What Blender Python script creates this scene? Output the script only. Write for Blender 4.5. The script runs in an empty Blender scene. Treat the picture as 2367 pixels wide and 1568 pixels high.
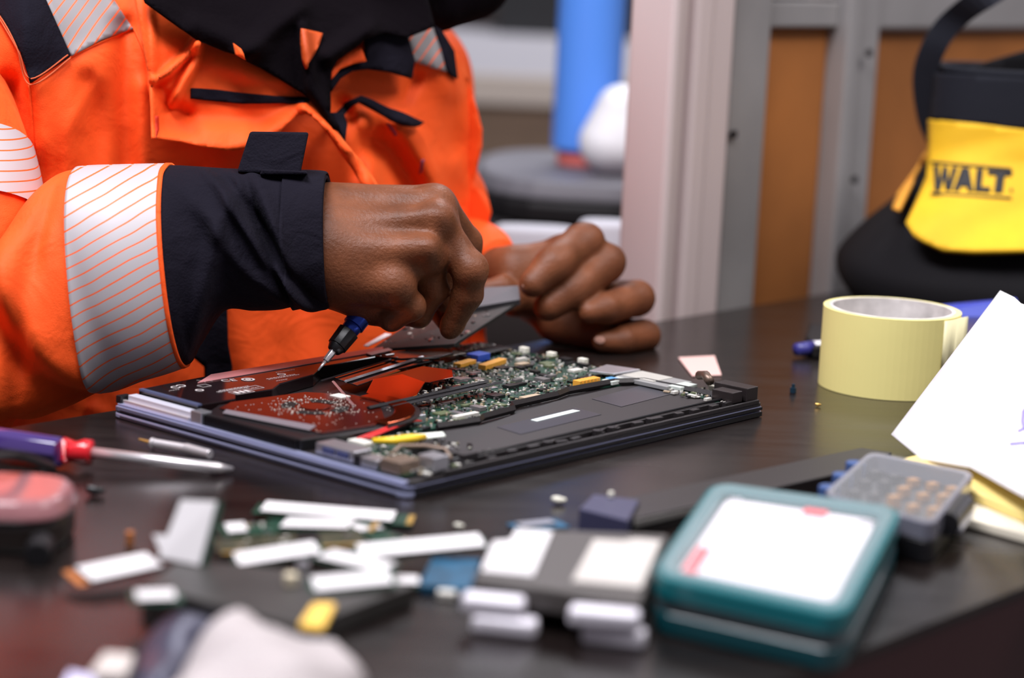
import bpy, bmesh, math, random
import numpy as np
from mathutils import Vector, Matrix
from mathutils.geometry import delaunay_2d_cdt
random.seed(7)
sc = bpy.context.scene
C = sc.collection
# ------------------------------------------------------------------ camera
W, H, FPX = 2367, 1568, 5000.0
TZ = 0.75                                   # table top height
CAMZ = TZ + 0.296
PITCH, ROLL = math.atan(944 / 5000.0), math.atan(0.045)
cr, sr, cp, sp = math.cos(ROLL), math.sin(ROLL), math.cos(PITCH), math.sin(PITCH)
cam = bpy.data.cameras.new('camera'); camo = bpy.data.objects.new('camera', cam); C.objects.link(camo)
Rt = Vector((1, 0, 0)); Up = Vector((0, sp, cp)); Fw = Vector((0, cp, -sp))
ix = Rt * cr + Up * sr; iy = -Rt * sr + Up * cr
M4 = Matrix.Identity(4)
for i in range(3):
    M4[i][0] = ix[i]; M4[i][1] = iy[i]; M4[i][2] = -Fw[i]
M4[2][3] = CAMZ
camo.matrix_world = M4
cam.sensor_width = 23.5; cam.lens = FPX / W * 23.5
cam.clip_start = 0.05; cam.clip_end = 50
cam.dof.use_dof = True; cam.dof.focus_distance = 1.35; cam.dof.aperture_fstop = 2.4
sc.camera = camo
sc.view_settings.view_transform = 'Standard'; sc.view_settings.look = 'None'
sc.view_settings.gamma = 1; sc.view_settings.use_curve_mapping = False
sc.view_settings.exposure = 0.12
try:
    sc.cycles.use_denoising = True; sc.cycles.denoiser = 'OPENIMAGEDENOISE'
    sc.cycles.max_bounces = 8; sc.cycles.caustics_reflective = False; sc.cycles.caustics_refractive = False
    sc.cycles.sample_clamp_indirect = 4
except Exception: pass
# ------------------------------------------------------------------ light
world = bpy.data.worlds.new('room_light'); sc.world = world; world.use_nodes = True
bg = world.node_tree.nodes['Background']; bg.inputs[0].default_value = (0.86, 0.82, 0.95, 1); bg.inputs[1].default_value = 0.19
def area(name, loc, target, sx, sy, power, col=(1, 1, 1)):
    l = bpy.data.lights.new(name, 'AREA'); l.shape = 'RECTANGLE'; l.size = sx; l.size_y = sy; l.energy = power; l.color = col
    o = bpy.data.objects.new(name, l); C.objects.link(o); o.location = loc
    o.rotation_euler = (Vector(target) - Vector(loc)).to_track_quat('-Z', 'Y').to_euler(); return o
area('ceiling_lamp_near', (-0.5, 0.75, 2.5), (0.0, 1.3, 0.75), 1.3, 0.5, 58, (0.97, 0.95, 1.0))
area('ceiling_lamp_side', (1.1, 1.0, 2.5), (0.1, 1.5, 0.75), 1.2, 0.5, 24, (1.0, 0.95, 0.93))
area('ceiling_lamp_far', (0.4, 3.4, 2.5), (0.4, 3.4, 0.0), 1.2, 0.8, 40, (0.95, 0.95, 1.0))

# ------------------------------------------------------------------ helpers
def ray(u, v):
    x = u - W / 2; y = -(v - H / 2)
    X = cr * x - sr * y; Yc = sr * x + cr * y
    return X, FPX * cp + Yc * sp, -FPX * sp + Yc * cp
def P(u, v, z=0.0):                          # a point at height z over the table top
    X, Y, Z = ray(u, v); t = (TZ + z - CAMZ) / Z
    return Vector((X * t, Y * t, TZ + z))
def D(u, v, Y):                              # a point at distance Y from the camera
    X, Yd, Z = ray(u, v); t = Y / Yd
    return Vector((X * t, Y, CAMZ + Z * t))
def Dn(u, v, Y):
    x = u - W / 2; y = -(v - H / 2)
    X = cr * x - sr * y; Yc = sr * x + cr * y
    Yd = FPX * cp + Yc * sp; Z = -FPX * sp + Yc * cp; t = Y / Yd
    return np.stack([X * t, Y + 0 * X, CAMZ + Z * t], -1)
def tag(o, label=None, cat=None, group=None, kind=None):
    if label: o['label'] = label
    if cat: o['category'] = cat
    if group: o['group'] = group
    if kind: o['kind'] = kind
    return o
def empty(name, loc, rz=0, parent=None):
    o = bpy.data.objects.new(name, None); C.objects.link(o); o.location = loc; o.rotation_euler = (0, 0, rz)
    o.empty_display_size = 0.02
    if parent: o.parent = parent
    return o
MATS = {}
def mat(name, col, rough=0.5, metal=0.0, spec=0.5, bump=0, bscale=200, var=0, vscale=20, sheen=0, sss=0, trans=0, alpha=1, coat=0, ior=1.5, emis=0, col2=None):
    if name in MATS: return MATS[name]
    m = bpy.data.materials.new(name); m.use_nodes = True; nt = m.node_tree; b = nt.nodes['Principled BSDF']
    b.inputs['Base Color'].default_value = (*col, 1); b.inputs['Roughness'].default_value = rough
    b.inputs['Metallic'].default_value = metal; b.inputs['Specular IOR Level'].default_value = spec; b.inputs['IOR'].default_value = ior
    if sheen: b.inputs['Sheen Weight'].default_value = sheen; b.inputs['Sheen Roughness'].default_value = .4; b.inputs['Sheen Tint'].default_value = (*col, 1)
    if sss: b.inputs['Subsurface Weight'].default_value = sss; b.inputs['Subsurface Radius'].default_value = (.012, .004, .002); b.inputs['Subsurface Scale'].default_value = .5
    if trans: b.inputs['Transmission Weight'].default_value = trans
    if alpha < 1: b.inputs['Alpha'].default_value = alpha
    if coat: b.inputs['Coat Weight'].default_value = coat; b.inputs['Coat Roughness'].default_value = .08
    if emis: b.inputs['Emission Color'].default_value = (*col, 1); b.inputs['Emission Strength'].default_value = emis
    tc = nt.nodes.new('ShaderNodeTexCoord')
    if var:
        n = nt.nodes.new('ShaderNodeTexNoise'); n.inputs['Scale'].default_value = vscale; n.inputs['Detail'].default_value = 5
        nt.links.new(tc.outputs['Object'], n.inputs['Vector'])
        r = nt.nodes.new('ShaderNodeValToRGB'); r.color_ramp.elements[0].position = .32; r.color_ramp.elements[1].position = .68
        c2 = col2 or tuple(c * (1 - var) for c in col)
        r.color_ramp.elements[0].color = (*c2, 1); r.color_ramp.elements[1].color = (*[min(1, c * (1 + var * .5)) for c in col], 1)
        nt.links.new(n.outputs[0], r.inputs[0]); nt.links.new(r.outputs[0], b.inputs['Base Color'])
    if bump:
        n = nt.nodes.new('ShaderNodeTexNoise'); n.inputs['Scale'].default_value = bscale; n.inputs['Detail'].default_value = 4
        nt.links.new(tc.outputs['Object'], n.inputs['Vector'])
        bp = nt.nodes.new('ShaderNodeBump'); bp.inputs['Strength'].default_value = bump; bp.inputs['Distance'].default_value = .001
        nt.links.new(n.outputs[0], bp.inputs['Height']); nt.links.new(bp.outputs[0], b.inputs['Normal'])
    MATS[name] = m; return m
def link(name, me, m, parent=None, smooth=False, loc=None, bevel=0, seg=2):
    o = bpy.data.objects.new(name, me); C.objects.link(o)
    if not isinstance(m, (list, tuple)): m = [m]
    for q in m: me.materials.append(q)
    if smooth:
        for p in me.polygons: p.use_smooth = True
    if parent: o.parent = parent
    if loc is not None: o.location = loc
    if bevel:
        b = o.modifiers.new('bevel', 'BEVEL'); b.width = bevel; b.segments = seg; b.limit_method = 'ANGLE'; b.angle_limit = .6
    return o
class MB:
    def __init__(s): s.v = []; s.f = []; s.mi = []; s.k = 0
    def mat(s, k): s.k = k; return s
    def add(s, vs, fs):
        n = len(s.v); s.v += [tuple(q) for q in vs]; s.f += [tuple(n + i for i in f) for f in fs]; s.mi += [s.k] * len(fs); return s
    def prism(s, poly, z0, z1, top=None):
        n = len(poly); t = top or poly
        a = sum(poly[i][0] * poly[(i + 1) % n][1] - poly[(i + 1) % n][0] * poly[i][1] for i in range(n))
        if a < 0: poly = poly[::-1]; t = t[::-1]
        vs = [(p[0], p[1], z0) for p in poly] + [(p[0], p[1], z1) for p in t]
        return s.add(vs, [tuple(range(n))[::-1], tuple(range(n, 2 * n))] + [(i, (i + 1) % n, n + (i + 1) % n, n + i) for i in range(n)])
    def box(s, x0, x1, y0, y1, z0, z1): return s.prism([(x0, y0), (x1, y0), (x1, y1), (x0, y1)], z0, z1)
    def rbox(s, cx, cy, sx, sy, z0, z1, a=0):
        c, n = math.cos(a), math.sin(a)
        return s.prism([(cx + c * x - n * y, cy + n * x + c * y) for x, y in ((-sx / 2, -sy / 2), (sx / 2, -sy / 2), (sx / 2, sy / 2), (-sx / 2, sy / 2))], z0, z1)
    def hexa(s, b, t):                        # b, t: four 3D corners each
        vs = [tuple(q) for q in b] + [tuple(q) for q in t]
        return s.add(vs, [(3, 2, 1, 0), (4, 5, 6, 7)] + [(i, (i + 1) % 4, 4 + (i + 1) % 4, 4 + i) for i in range(4)])
    def cyl(s, cx, cy, r, z0, z1, n=24, r2=None):
        r2 = r if r2 is None else r2
        return s.prism([(cx + r * math.cos(i * math.tau / n), cy + r * math.sin(i * math.tau / n)) for i in range(n)], z0, z1,
                       [(cx + r2 * math.cos(i * math.tau / n), cy + r2 * math.sin(i * math.tau / n)) for i in range(n)])
    def tube(s, pts, rs, n=12, flat=1.0, closed=True):
        pts = [Vector(p) for p in pts]
        if not hasattr(rs, '__len__'): rs = [rs] * len(pts)
        ref = Vector((0, 0, 1)); rings = []
        for i, p in enumerate(pts):
            t = (pts[min(i + 1, len(pts) - 1)] - pts[max(i - 1, 0)]).normalized()
            if abs(t.z) > .95: ref = Vector((1, 0, 0))
            a = t.cross(ref).normalized(); b = a.cross(t).normalized()
            rings.append([p + (a * math.cos(k * math.tau / n) + b * flat * math.sin(k * math.tau / n)) * rs[i] for k in range(n)])
        vs = [q for r in rings for q in r]; fs = []
        for i in range(len(pts) - 1):
            for k in range(n): fs.append((i * n + k, i * n + (k + 1) % n, (i + 1) * n + (k + 1) % n, (i + 1) * n + k))
        if closed: fs += [tuple(range(n))[::-1], tuple(range((len(pts) - 1) * n, len(pts) * n))]
        return s.add(vs, fs)
    def build(s, name, m, parent=None, bevel=0, smooth=False, origin=None, seg=2):
        v = s.v
        if origin is not None: v = [(a - origin[0], b - origin[1], c - origin[2]) for a, b, c in v]
        me = bpy.data.meshes.new(name); me.from_pydata(v, [], s.f)
        bm = bmesh.new(); bm.from_mesh(me); bmesh.ops.recalc_face_normals(bm, faces=bm.faces); bm.to_mesh(me); bm.free()
        o = link(name, me, m, parent, smooth, origin, bevel, seg)
        if any(s.mi): me.polygons.foreach_set('material_index', s.mi)
        return o
def spline(pts, n):
    """Catmull-Rom through rows of numbers, n steps a segment."""
    p = np.array(pts, float); out = []
    for i in range(len(p) - 1):
        a = p[max(i - 1, 0)]; b = p[i]; c = p[i + 1]; d = p[min(i + 2, len(p) - 1)]
        for k in range(n):
            t = k / n
            out.append(.5 * ((2 * b) + (c - a) * t + (2 * a - 5 * b + 4 * c - d) * t * t + (3 * b - a - 3 * c + d) * t ** 3))
    out.append(p[-1]); return np.array(out)
def pdist(u, v, poly):
    """distance of arrays u, v to a polyline, and the position 0..1 along it"""
    best = np.full(u.shape, 1e9); pos = np.zeros(u.shape); n = len(poly) - 1
    for i in range(n):
        ax, ay = poly[i]; bx, by = poly[i + 1]; dx, dy = bx - ax, by - ay
        t = np.clip(((u - ax) * dx + (v - ay) * dy) / (dx * dx + dy * dy + 1e-9), 0, 1)
        d = np.hypot(u - ax - t * dx, v - ay - t * dy); k = d < best
        best = np.where(k, d, best); pos = np.where(k, (i + t) / n, pos)
    return best, pos
def patch(poly, yfn, name, m, parent, off=0.0, step=10, thick=0.0012, smooth=True, close_back=None):
    """cloth piece: outline poly laid on the surface yfn, off metres in front of it"""
    P2 = []
    n = len(poly)
    for i in range(n):
        a = np.array(poly[i], float); b = np.array(poly[(i + 1) % n], float); k = max(1, int(np.hypot(*(b - a)) / step))
        for q in range(k): P2.append(a + (b - a) * q / k)
    nb = len(P2); xs = [p[0] for p in P2]; ys = [p[1] for p in P2]
    arr = np.array(P2)
    gx, gy = np.meshgrid(np.arange(min(xs), max(xs), step), np.arange(min(ys), max(ys), step)); gx = gx.ravel(); gy = gy.ravel() ; gx = gx + (np.round(gy / step) % 2) * step * .5
    ins = np.zeros(gx.shape, bool)
    for i in range(nb):
        x1, y1 = arr[i]; x2, y2 = arr[(i + 1) % nb]
        c = ((y1 > gy) != (y2 > gy)) & (gx < (x2 - x1) * (gy - y1) / (y2 - y1 + 1e-12) + x1); ins ^= c
    d, _ = pdist(gx, gy, [tuple(p) for p in P2] + [tuple(P2[0])])
    ok = ins & (d > step * .45)
    pts = [Vector(p) for p in P2] + [Vector((a, b)) for a, b in zip(gx[ok], gy[ok])]
    vv, ee, ff, _, _, _ = delaunay_2d_cdt(pts, [], [list(range(nb))], 1, 1e-4)
    A = np.array([(p.x, p.y) for p in vv]); Y = yfn(A[:, 0], A[:, 1]) - (off(A[:, 0], A[:, 1]) if callable(off) else off)
    X3 = Dn(A[:, 0], A[:, 1], Y)
    ff = [tuple(f) for f in ff]
    if close_back is not None:
        nv = len(X3); Bk = Dn(A[:, 0], A[:, 1], Y * 0 + close_back(A[:, 0], A[:, 1])); cnt = {}
        for f in ff:
            for i in range(len(f)): cnt[(f[i], f[(i + 1) % len(f)])] = 1
        side = [(b, a, a + nv, b + nv) for (a, b) in cnt if (b, a) not in cnt]
        ff = ff + [tuple(q + nv for q in f[::-1]) for f in ff] + side
        X3 = np.vstack([X3, Bk]); A = np.vstack([A, A])
    me = bpy.data.meshes.new(name); me.from_pydata(X3.tolist(), [], ff)
    uvl = me.uv_layers.new(name='UVMap')
    for lp in me.loops: uvl.data[lp.index].uv = A[lp.vertex_index] / 100.0
    bm = bmesh.new(); bm.from_mesh(me); bmesh.ops.recalc_face_normals(bm, faces=bm.faces); bm.to_mesh(me); bm.free()
    o = link(name, me, m, parent, smooth)
    if close_back is None and thick:
        s = o.modifiers.new('solid', 'SOLIDIFY'); s.thickness = thick; s.offset = 0
    return o
def surfnet(F, lo, h):
    """naive surface nets of the scalar grid F (inside < 0)"""
    nx, ny, nz = F.shape; S = F < 0
    cs = np.zeros((nx - 1, ny - 1, nz - 1), int)
    for a in (0, 1):
        for b in (0, 1):
            for c in (0, 1): cs += S[a:nx - 1 + a, b:ny - 1 + b, c:nz - 1 + c]
    act = (cs > 0) & (cs < 8); idx = -np.ones(act.shape, int); I = np.argwhere(act); idx[act] = np.arange(len(I))
    acc = np.zeros((len(I), 3)); cnt = np.zeros(len(I))
    corners = [(a, b, c) for a in (0, 1) for b in (0, 1) for c in (0, 1)]
    for p in corners:
        for ax in range(3):
            if p[ax]: continue
            q = list(p); q[ax] = 1
            f0 = F[I[:, 0] + p[0], I[:, 1] + p[1], I[:, 2] + p[2]]; f1 = F[I[:, 0] + q[0], I[:, 1] + q[1], I[:, 2] + q[2]]
            k = (f0 < 0) != (f1 < 0); t = np.where(k, f0 / np.where(k, f0 - f1, 1), 0)
            pt = np.tile(np.array(p, float), (len(I), 1)); pt[:, ax] = t
            acc += pt * k[:, None]; cnt += k
    V = (I + acc / cnt[:, None]) * h + lo
    Q = []
    for ax in range(3):
        o1, o2 = (ax + 1) % 3, (ax + 2) % 3
        sl0 = [slice(1, -1)] * 3; sl1 = [slice(1, -1)] * 3; sl0[ax] = slice(0, -1); sl1[ax] = slice(1, None)
        A = S[tuple(sl0)]; B = S[tuple(sl1)]
        for flip, k in ((False, A & ~B), (True, ~A & B)):
            E = np.argwhere(k); E = E + 1; E[:, ax] -= 1
            def c(d1, d2):
                q = E.copy(); q[:, o1] -= d1; q[:, o2] -= d2; return idx[q[:, 0], q[:, 1], q[:, 2]]
            q = np.stack([c(1, 1), c(0, 1), c(0, 0), c(1, 0)], 1)
            if flip: q = q[:, ::-1]
            Q.append(q)
    Q = np.vstack(Q); Q = Q[(Q >= 0).all(1)]
    return V, Q
def sdf_mesh(prims, h, k, post=None):
    """smooth union of round cones; prims rows: p1(3) r1 p2(3) r2 [k]"""
    A = np.array([list(p[0]) for p in prims]); B = np.array([list(p[2]) for p in prims]); R = max(max(p[1], p[3]) for p in prims) + 4 * h
    lo = np.minimum(A, B).min(0) - R; hi = np.maximum(A, B).max(0) + R
    n = np.ceil((hi - lo) / h).astype(int) + 1
    g = np.stack(np.meshgrid(*[lo[i] + np.arange(n[i]) * h for i in range(3)], indexing='ij'), -1)
    F = np.full(g.shape[:3], 1e3)
    for pr in prims:
        a, r1, b, r2 = np.array(pr[0]), pr[1], np.array(pr[2]), pr[3]; kk = pr[4] if len(pr) > 4 else k
        m = max(r1, r2) + 3 * kk + 2 * h
        l2 = np.maximum(0, np.floor((np.minimum(a, b) - m - lo) / h).astype(int)); h2 = np.minimum(n, np.ceil((np.maximum(a, b) + m - lo) / h).astype(int) + 1)
        sl = tuple(slice(l2[i], h2[i]) for i in range(3)); G = g[sl]
        d = b - a; t = np.clip(((G - a) @ d) / (d @ d + 1e-12), 0, 1)
        f = np.linalg.norm(G - a - t[..., None] * d, axis=-1) - (r1 + (r2 - r1) * t)
        F0 = F[sl]; hh = np.clip(.5 + .5 * (F0 - f) / kk, 0, 1); F[sl] = F0 * (1 - hh) + f * hh - kk * hh * (1 - hh)
    if post is not None: F = F + post(g)
    return surfnet(F, lo, h)
# ------------------------------------------------------------------ materials
tbl = mat('table_laminate', (.014, .010, .010), .24, spec=.75, bump=.03, bscale=60)
nt = tbl.node_tree; b = nt.nodes['Principled BSDF']; tc = nt.nodes.new('ShaderNodeTexCoord')
n = nt.nodes.new('ShaderNodeTexNoise'); n.inputs['Scale'].default_value = 9; n.inputs['Detail'].default_value = 8; n.inputs['Roughness'].default_value = .7
r = nt.nodes.new('ShaderNodeValToRGB'); r.color_ramp.elements[0].position = .35; r.color_ramp.elements[1].position = .75
r.color_ramp.elements[0].color = (.005, .003, .003, 1); r.color_ramp.elements[1].color = (.018, .013, .011, 1)
r2 = nt.nodes.new('ShaderNodeMapRange'); r2.inputs['To Min'].default_value = .17; r2.inputs['To Max'].default_value = .33
mp = nt.nodes.new('ShaderNodeMapping'); mp.inputs['Rotation'].default_value = (0, 0, .86); mp.inputs['Scale'].default_value = (.6, 3, 1)
nt.links.new(tc.outputs['Object'], mp.inputs['Vector']); nt.links.new(mp.outputs[0], n.inputs['Vector'])
nt.links.new(n.outputs[0], r.inputs[0]); nt.links.new(r.outputs[0], b.inputs['Base Color']); nt.links.new(n.outputs[0], r2.inputs[0]); nt.links.new(r2.outputs[0], b.inputs['Roughness'])
maroon = mat('maroon_edge', (.035, .008, .010), .45)
steel_g = mat('grey_steel', (.40, .385, .385), .45, metal=.25, bump=.05, bscale=80, var=.18, vscale=7)
cream = mat('cream_paint', (.60, .50, .49), .5)
ochre = mat('ochre_board', (.44, .155, .035), .7, var=.25, vscale=6)
blk = mat('black_plastic', (.007, .0065, .008), .38, bump=.1, bscale=300)
blkm = mat('matt_black_plastic', (.008, .007, .008), .55, spec=.3, bump=.15, bscale=500)
glossb = mat('gloss_black', (.010, .006, .007), .10, coat=.5)
white = mat('white_paper', (.86, .85, .86), .6)
lab = mat('white_label', (.70, .78, .76), .5)
chrome = mat('bright_steel', (.82, .78, .80), .33, metal=.75)
gold = mat('gold_contacts', (.80, .50, .14), .3, metal=.7)
pcb = mat('green_circuit_board', (.010, .048, .030), .35, var=.5, vscale=150)
navy = mat('navy_fabric', (.0055, .0044, .0100), .9, spec=.15, sheen=.03, bump=.5, bscale=700)
# ------------------------------------------------------------------ room
def struct(name, o): o['kind'] = 'structure'; return o
concrete = mat('floor_vinyl', (.16, .14, .13), .5, var=.2, vscale=2)
wallm = mat('wall_paint', (.08, .062, .060), .8, var=.15, vscale=.8)
struct('', MB().box(-3, 4, -.6, 5.2, -.05, 0).build('floor', concrete))
struct('', MB().box(-3, 4, 5.0, 5.1, 0, 2.8).build('wall_back', wallm))
struct('', MB().box(-3.1, -3, -.6, 5.1, 0, 2.8).build('wall_left', wallm))
# table: far edge runs along e1, right edge parallel
d1 = Vector((math.cos(math.radians(48.2)), math.sin(math.radians(48.2)), 0)); nrm = Vector((d1.y, -d1.x, 0))   # nrm points to the right side
B0 = Vector((-.268, 1.243, 0))
def tp(s, t): q = B0 + d1 * s + nrm * t; return (q.x, q.y)
table = empty('work_table', (0.1, 1.1, 0)); tag(table, 'long dark laminate work table with a maroon edge under the open laptop', 'table')
S0, S1, TW = -1.15, .98, .553
o = MB().prism([tp(S0, 0), tp(S1, 0), tp(S1, TW), tp(S0, TW)], TZ - .004, TZ).build('tabletop', tbl, None, origin=(.1, 1.1, TZ)); o.parent = table; o.location = (0, 0, TZ)
o = MB().prism([tp(S0 + .001, .001), tp(S1 - .001, .001), tp(S1 - .001, TW - .001), tp(S0 + .001, TW - .001)], TZ - .05, TZ - .0045).build('edge_board', maroon, None, origin=(.1, 1.1, TZ)); o.parent = table; o.location = (0, 0, TZ)
for s_, t_ in ((S0 + .08, .06), (S0 + .08, TW - .06), (S1 - .08, .06), (S1 - .08, TW - .06)):
    x, y = tp(s_, t_); o = MB().box(-.02, .02, -.02, .02, 0, TZ - .0505).build('leg', blk, table); o.location = (x - .1, y - 1.1, 0)
# rack / partition just behind the far edge: cream post, grey frame, ochre boards
def along(s, t, z0, z1, w, dth, name, m, parent, bevel=.001):
    """block w long in the table-edge direction at s, dth deep, standing t behind the edge (t<0)"""
    a = [tp(s, t), tp(s + w, t), tp(s + w, t - dth), tp(s, t - dth)]
    o = MB().prism(a, z0, z1).build(name, m, parent, bevel); return o
def s_at(u, v, t):                            # along-edge coordinate where the pixel column meets the plane t
    X, Y, Z = ray(u, v); q0 = B0 + nrm * t
    # solve k*(X,Y) = q0 + d1*s
    det = X * (-d1.y) + Y * d1.x
    k = (q0.x * (-d1.y) + q0.y * d1.x) / det
    return (Vector((X * k, Y * k, 0)) - q0).dot(d1)
tP = -.012
post = empty('profiled_post', (0, 0, 0)); tag(post, 'pinkish cream vertical post with ribbed profile standing behind the table', 'post')
e = [s_at(1440, 740, tP - .045)] + [s_at(x, 740, tP - .008) for x in (1502, 1540, 1560, 1600, 1654)]
for i, dd in enumerate((.0, .004, .010, .003, .006)):
    along(e[i], tP - dd, .0, 2.3, e[i + 1] - e[i] - .0002, .045 - dd, 'post_rib', cream, post, .004)
tF = -.035
fr = empty('metal_frame', (0, 0, 0)); tag(fr, 'grey metal rack frame with ochre panels behind the tool bag', 'rack')
f = [s_at(1656, 740, tF), s_at(1740, 740, tF), s_at(1868, 740, tF - .022), s_at(1998, 740, tF)]
f1 = s_at(1768, 74, tF)
def pt(x, v, t): s = s_at(x, v, t); return s
hdr_z = D(1850, 74, 1.78).z
u1 = along(f[0], tF, 0.0, 2.3, f[1] - f[0], .04, 'upright', steel_g, fr, .003)
u2 = along(f[2], tF, 0.0, 2.3, (f[3] - f[2]) * .32, .05, 'upright', steel_g, fr, .003)
u3 = along(f[2] + (f[3] - f[2]) * .34, tF - .006, 0.0, 2.3, (f[3] - f[2]) * .66, .04, 'upright', steel_g, fr, .003)
along(f[1] + .0005, tF - .012, hdr_z, hdr_z + .022, f[2] - f[1] - .001, .02, 'rail', steel_g, fr, .002)
along(f[1] + .0005, tF - .016, hdr_z + .024, hdr_z + .16, f[2] - f[1] - .001, .015, 'rail_plate', mat('pale_steel', (.47, .45, .46), .5, metal=.2), fr, .001)
along(f[3] + .0005, tF - .010, hdr_z - .002, hdr_z + .10, .55, .02, 'rail', steel_g, fr, .003)
along(f[1] + .0005, tF - .022, .0, hdr_z - .001, f[2] - f[1] - .001, .008, 'ochre_panel', ochre, fr)
along(f[3] + .0005, tF - .020, .0, hdr_z - .004, .55, .008, 'ochre_panel', ochre, fr)
along(f[3] + .56, tF, .0, 2.3, .05, .04, 'upright', steel_g, fr, .003)
for (x, v) in ((1690, 310), (2003, 122), (1970, 415)):
    s = s_at(x, v, tF); q = B0 + d1 * s + nrm * (tF + .001); k = q.y
    z = D(x, v, k).z; o = MB().tube([(q.x, q.y, z), (q.x + nrm.x * .003, q.y + nrm.y * .003, z)], .0035, 12).build('screw_head', mat('dark_screw', (.05, .045, .045), .4, metal=.6), fr)
# ------------------------------------------------------------------ background behind the worker (all far out of focus)
def bgP(u, v, Y): return D(u, v, Y)
bench = empty('background_bench', (0.2, 3.4, 0)); tag(bench, 'far grey bench with a brownish back panel, out of focus behind the worker', 'bench')
MB().box(-1.4, 1.5, -.35, .35, .62, .66).build('bench_top', mat('bench_grey', (.16, .16, .18), .5), bench)
MB().box(-1.4, 1.5, .33, .36, .66, .753).build('back_panel', mat('bench_brown', (.20, .13, .085), .8, var=.4, vscale=5), bench)
MB().box(-1.4, 1.5, .31, .37, .7535, .80).build('back_rail', mat('bench_beige', (.42, .36, .31), .7), bench)
for x in (-1.3, 1.4): MB().box(x - .03, x + .03, -.3, .3, 0, .618).build('leg', blkm, bench)
o = MB().box(-.36, .36, -.10, .10, 0, .40).build('dark_cabinet', mat('cabinet_black', (.008, .008, .010), .7)); o.location = (.30, 4.6, .8355)
tag(o, 'black boxy cabinet high behind the worker, badly out of focus', 'cabinet')
sh = MB().box(-.9, .9, -.14, .14, -.10, 0).box(-.88, -.82, -.12, .12, -.834, -.10).box(.82, .88, -.12, .12, -.834, -.10).build('background_shelf', mat('shelf_pale', (.62, .61, .66), .7)); sh.location = (.30, 4.6, .835)
tag(sh, 'pale shelf table under the black cabinet far behind', 'shelf')
def rp(cx, cy, rx, ry, z0, z1, n=28, e=3.0):
    q = []
    for i in range(n):
        t = i * math.tau / n; c, s = math.cos(t), math.sin(t)
        q.append((cx + rx * math.copysign(abs(c) ** (2 / e), c), cy + ry * math.copysign(abs(s) ** (2 / e), s)))
    return q
cen = D(1400, 455, 2.33); zt = .800; z0 = .757
case = empty('equipment_case', (cen.x, cen.y, 0)); tag(case, 'wide flat dark case with a grey top behind the hands', 'case')
MB().prism(rp(0, 0, .145, .18, 0, 0), z0, z0 + .024).build('case_body', blkm, case, .006)
MB().prism(rp(0, 0, .142, .177, 0, 0), z0 + .0242, zt, rp(0, 0, .136, .172, 0, 0)).build('case_lid', mat('case_grey', (.15, .145, .165), .55), case, .004)
tb2 = MB().box(-.16, .16, -.15, .15, z0 - .03, z0 - .0005).box(-.02, .02, -.02, .02, .02, z0 - .03).box(-.15, .15, -.15, .15, 0, .02).build('side_stand', mat('stand_dark', (.02, .018, .02), .6)); tb2.location = (cen.x, cen.y, 0)
tag(tb2, 'dark stand carrying the grey topped case', 'stand')
c = D(1350, 390, 2.33)
blue = empty('blue_canister', (c.x, 2.33, zt + .0005)); tag(blue, 'tall bright blue canister with a coral red foot, blurred, left of the cream post', 'canister')
MB().cyl(0, 0, .036, .0165, .30, 32).build('canister_body', mat('bright_blue', (.10, .30, .90), .35), blue, .004)
MB().cyl(0, 0, .030, 0, .016, 32).build('canister_foot', mat('coral_red', (.65, .15, .13), .5), blue, .003)
c = D(1432, 320, 2.25)
V_, Q_ = sdf_mesh([((c.x - .008, 2.25, c.z - .018), .034, (c.x + .0, 2.25, c.z + .016), .026), ((c.x + .03, 2.25, c.z - .015), .035, (c.x + .045, 2.25, c.z - .01), .03)], .005, .02)
V_[:, 2] += zt + .0006 - V_[:, 2].min()
me = bpy.data.meshes.new('white_bundle'); me.from_pydata(V_.tolist(), [], Q_.tolist()); o = link('white_bundle', me, mat('bg_white', (.85, .85, .88), .5), None, True)
tag(o, 'rounded white bundle in front of the blue canister', 'bundle')
# white things low behind the left hand
t2 = empty('rear_side_table', (.055, 1.98, 0)); tag(t2, 'small low dark table behind the left hand', 'table')
zr = D(1300, 600, 1.95).z
MB().box(-.10, .085, -.06, .06, zr - .02, zr).build('tabletop', blkm, t2, .002)
MB().cyl(0, 0, .02, .02, zr - .0205, 16).cyl(0, 0, .08, 0, .02, 24).build('pedestal', blkm, t2)
for i, (u, v, w, h_) in enumerate(((1235, 560, .075, .026), (1400, 548, .05, .034))):
    q = D(u, v + 35, 1.97); o = MB().prism(rp(0, 0, w / 2 + .005, .03, 0, 0), 0, h_, rp(0, 0, w / 2, .022, 0, 0)).build('white_packet', mat('packet_white', (.58, .57, .62), .6), None, .004); o.location = (q.x, 1.97, zr + .0003)
    tag(o, ('flat white packet behind the left wrist', 'white packet beside the cream post, right of the other packet')[i], 'packet')
# ------------------------------------------------------------------ tool bag
bagY = 1.735
bag_black = mat('bag_black', (.005, .0045, .006), .85, spec=.2, sheen=.03, bump=.4, bscale=500)
bag_yel = mat('bag_yellow', (.86, .50, .012), .75, bump=.4, bscale=500, var=.12, vscale=25)
bag_nav = mat('bag_navy', (.008, .009, .015), .85, spec=.25, sheen=.04, bump=.4, bscale=500)
k_ = bagY / FPX
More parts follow.
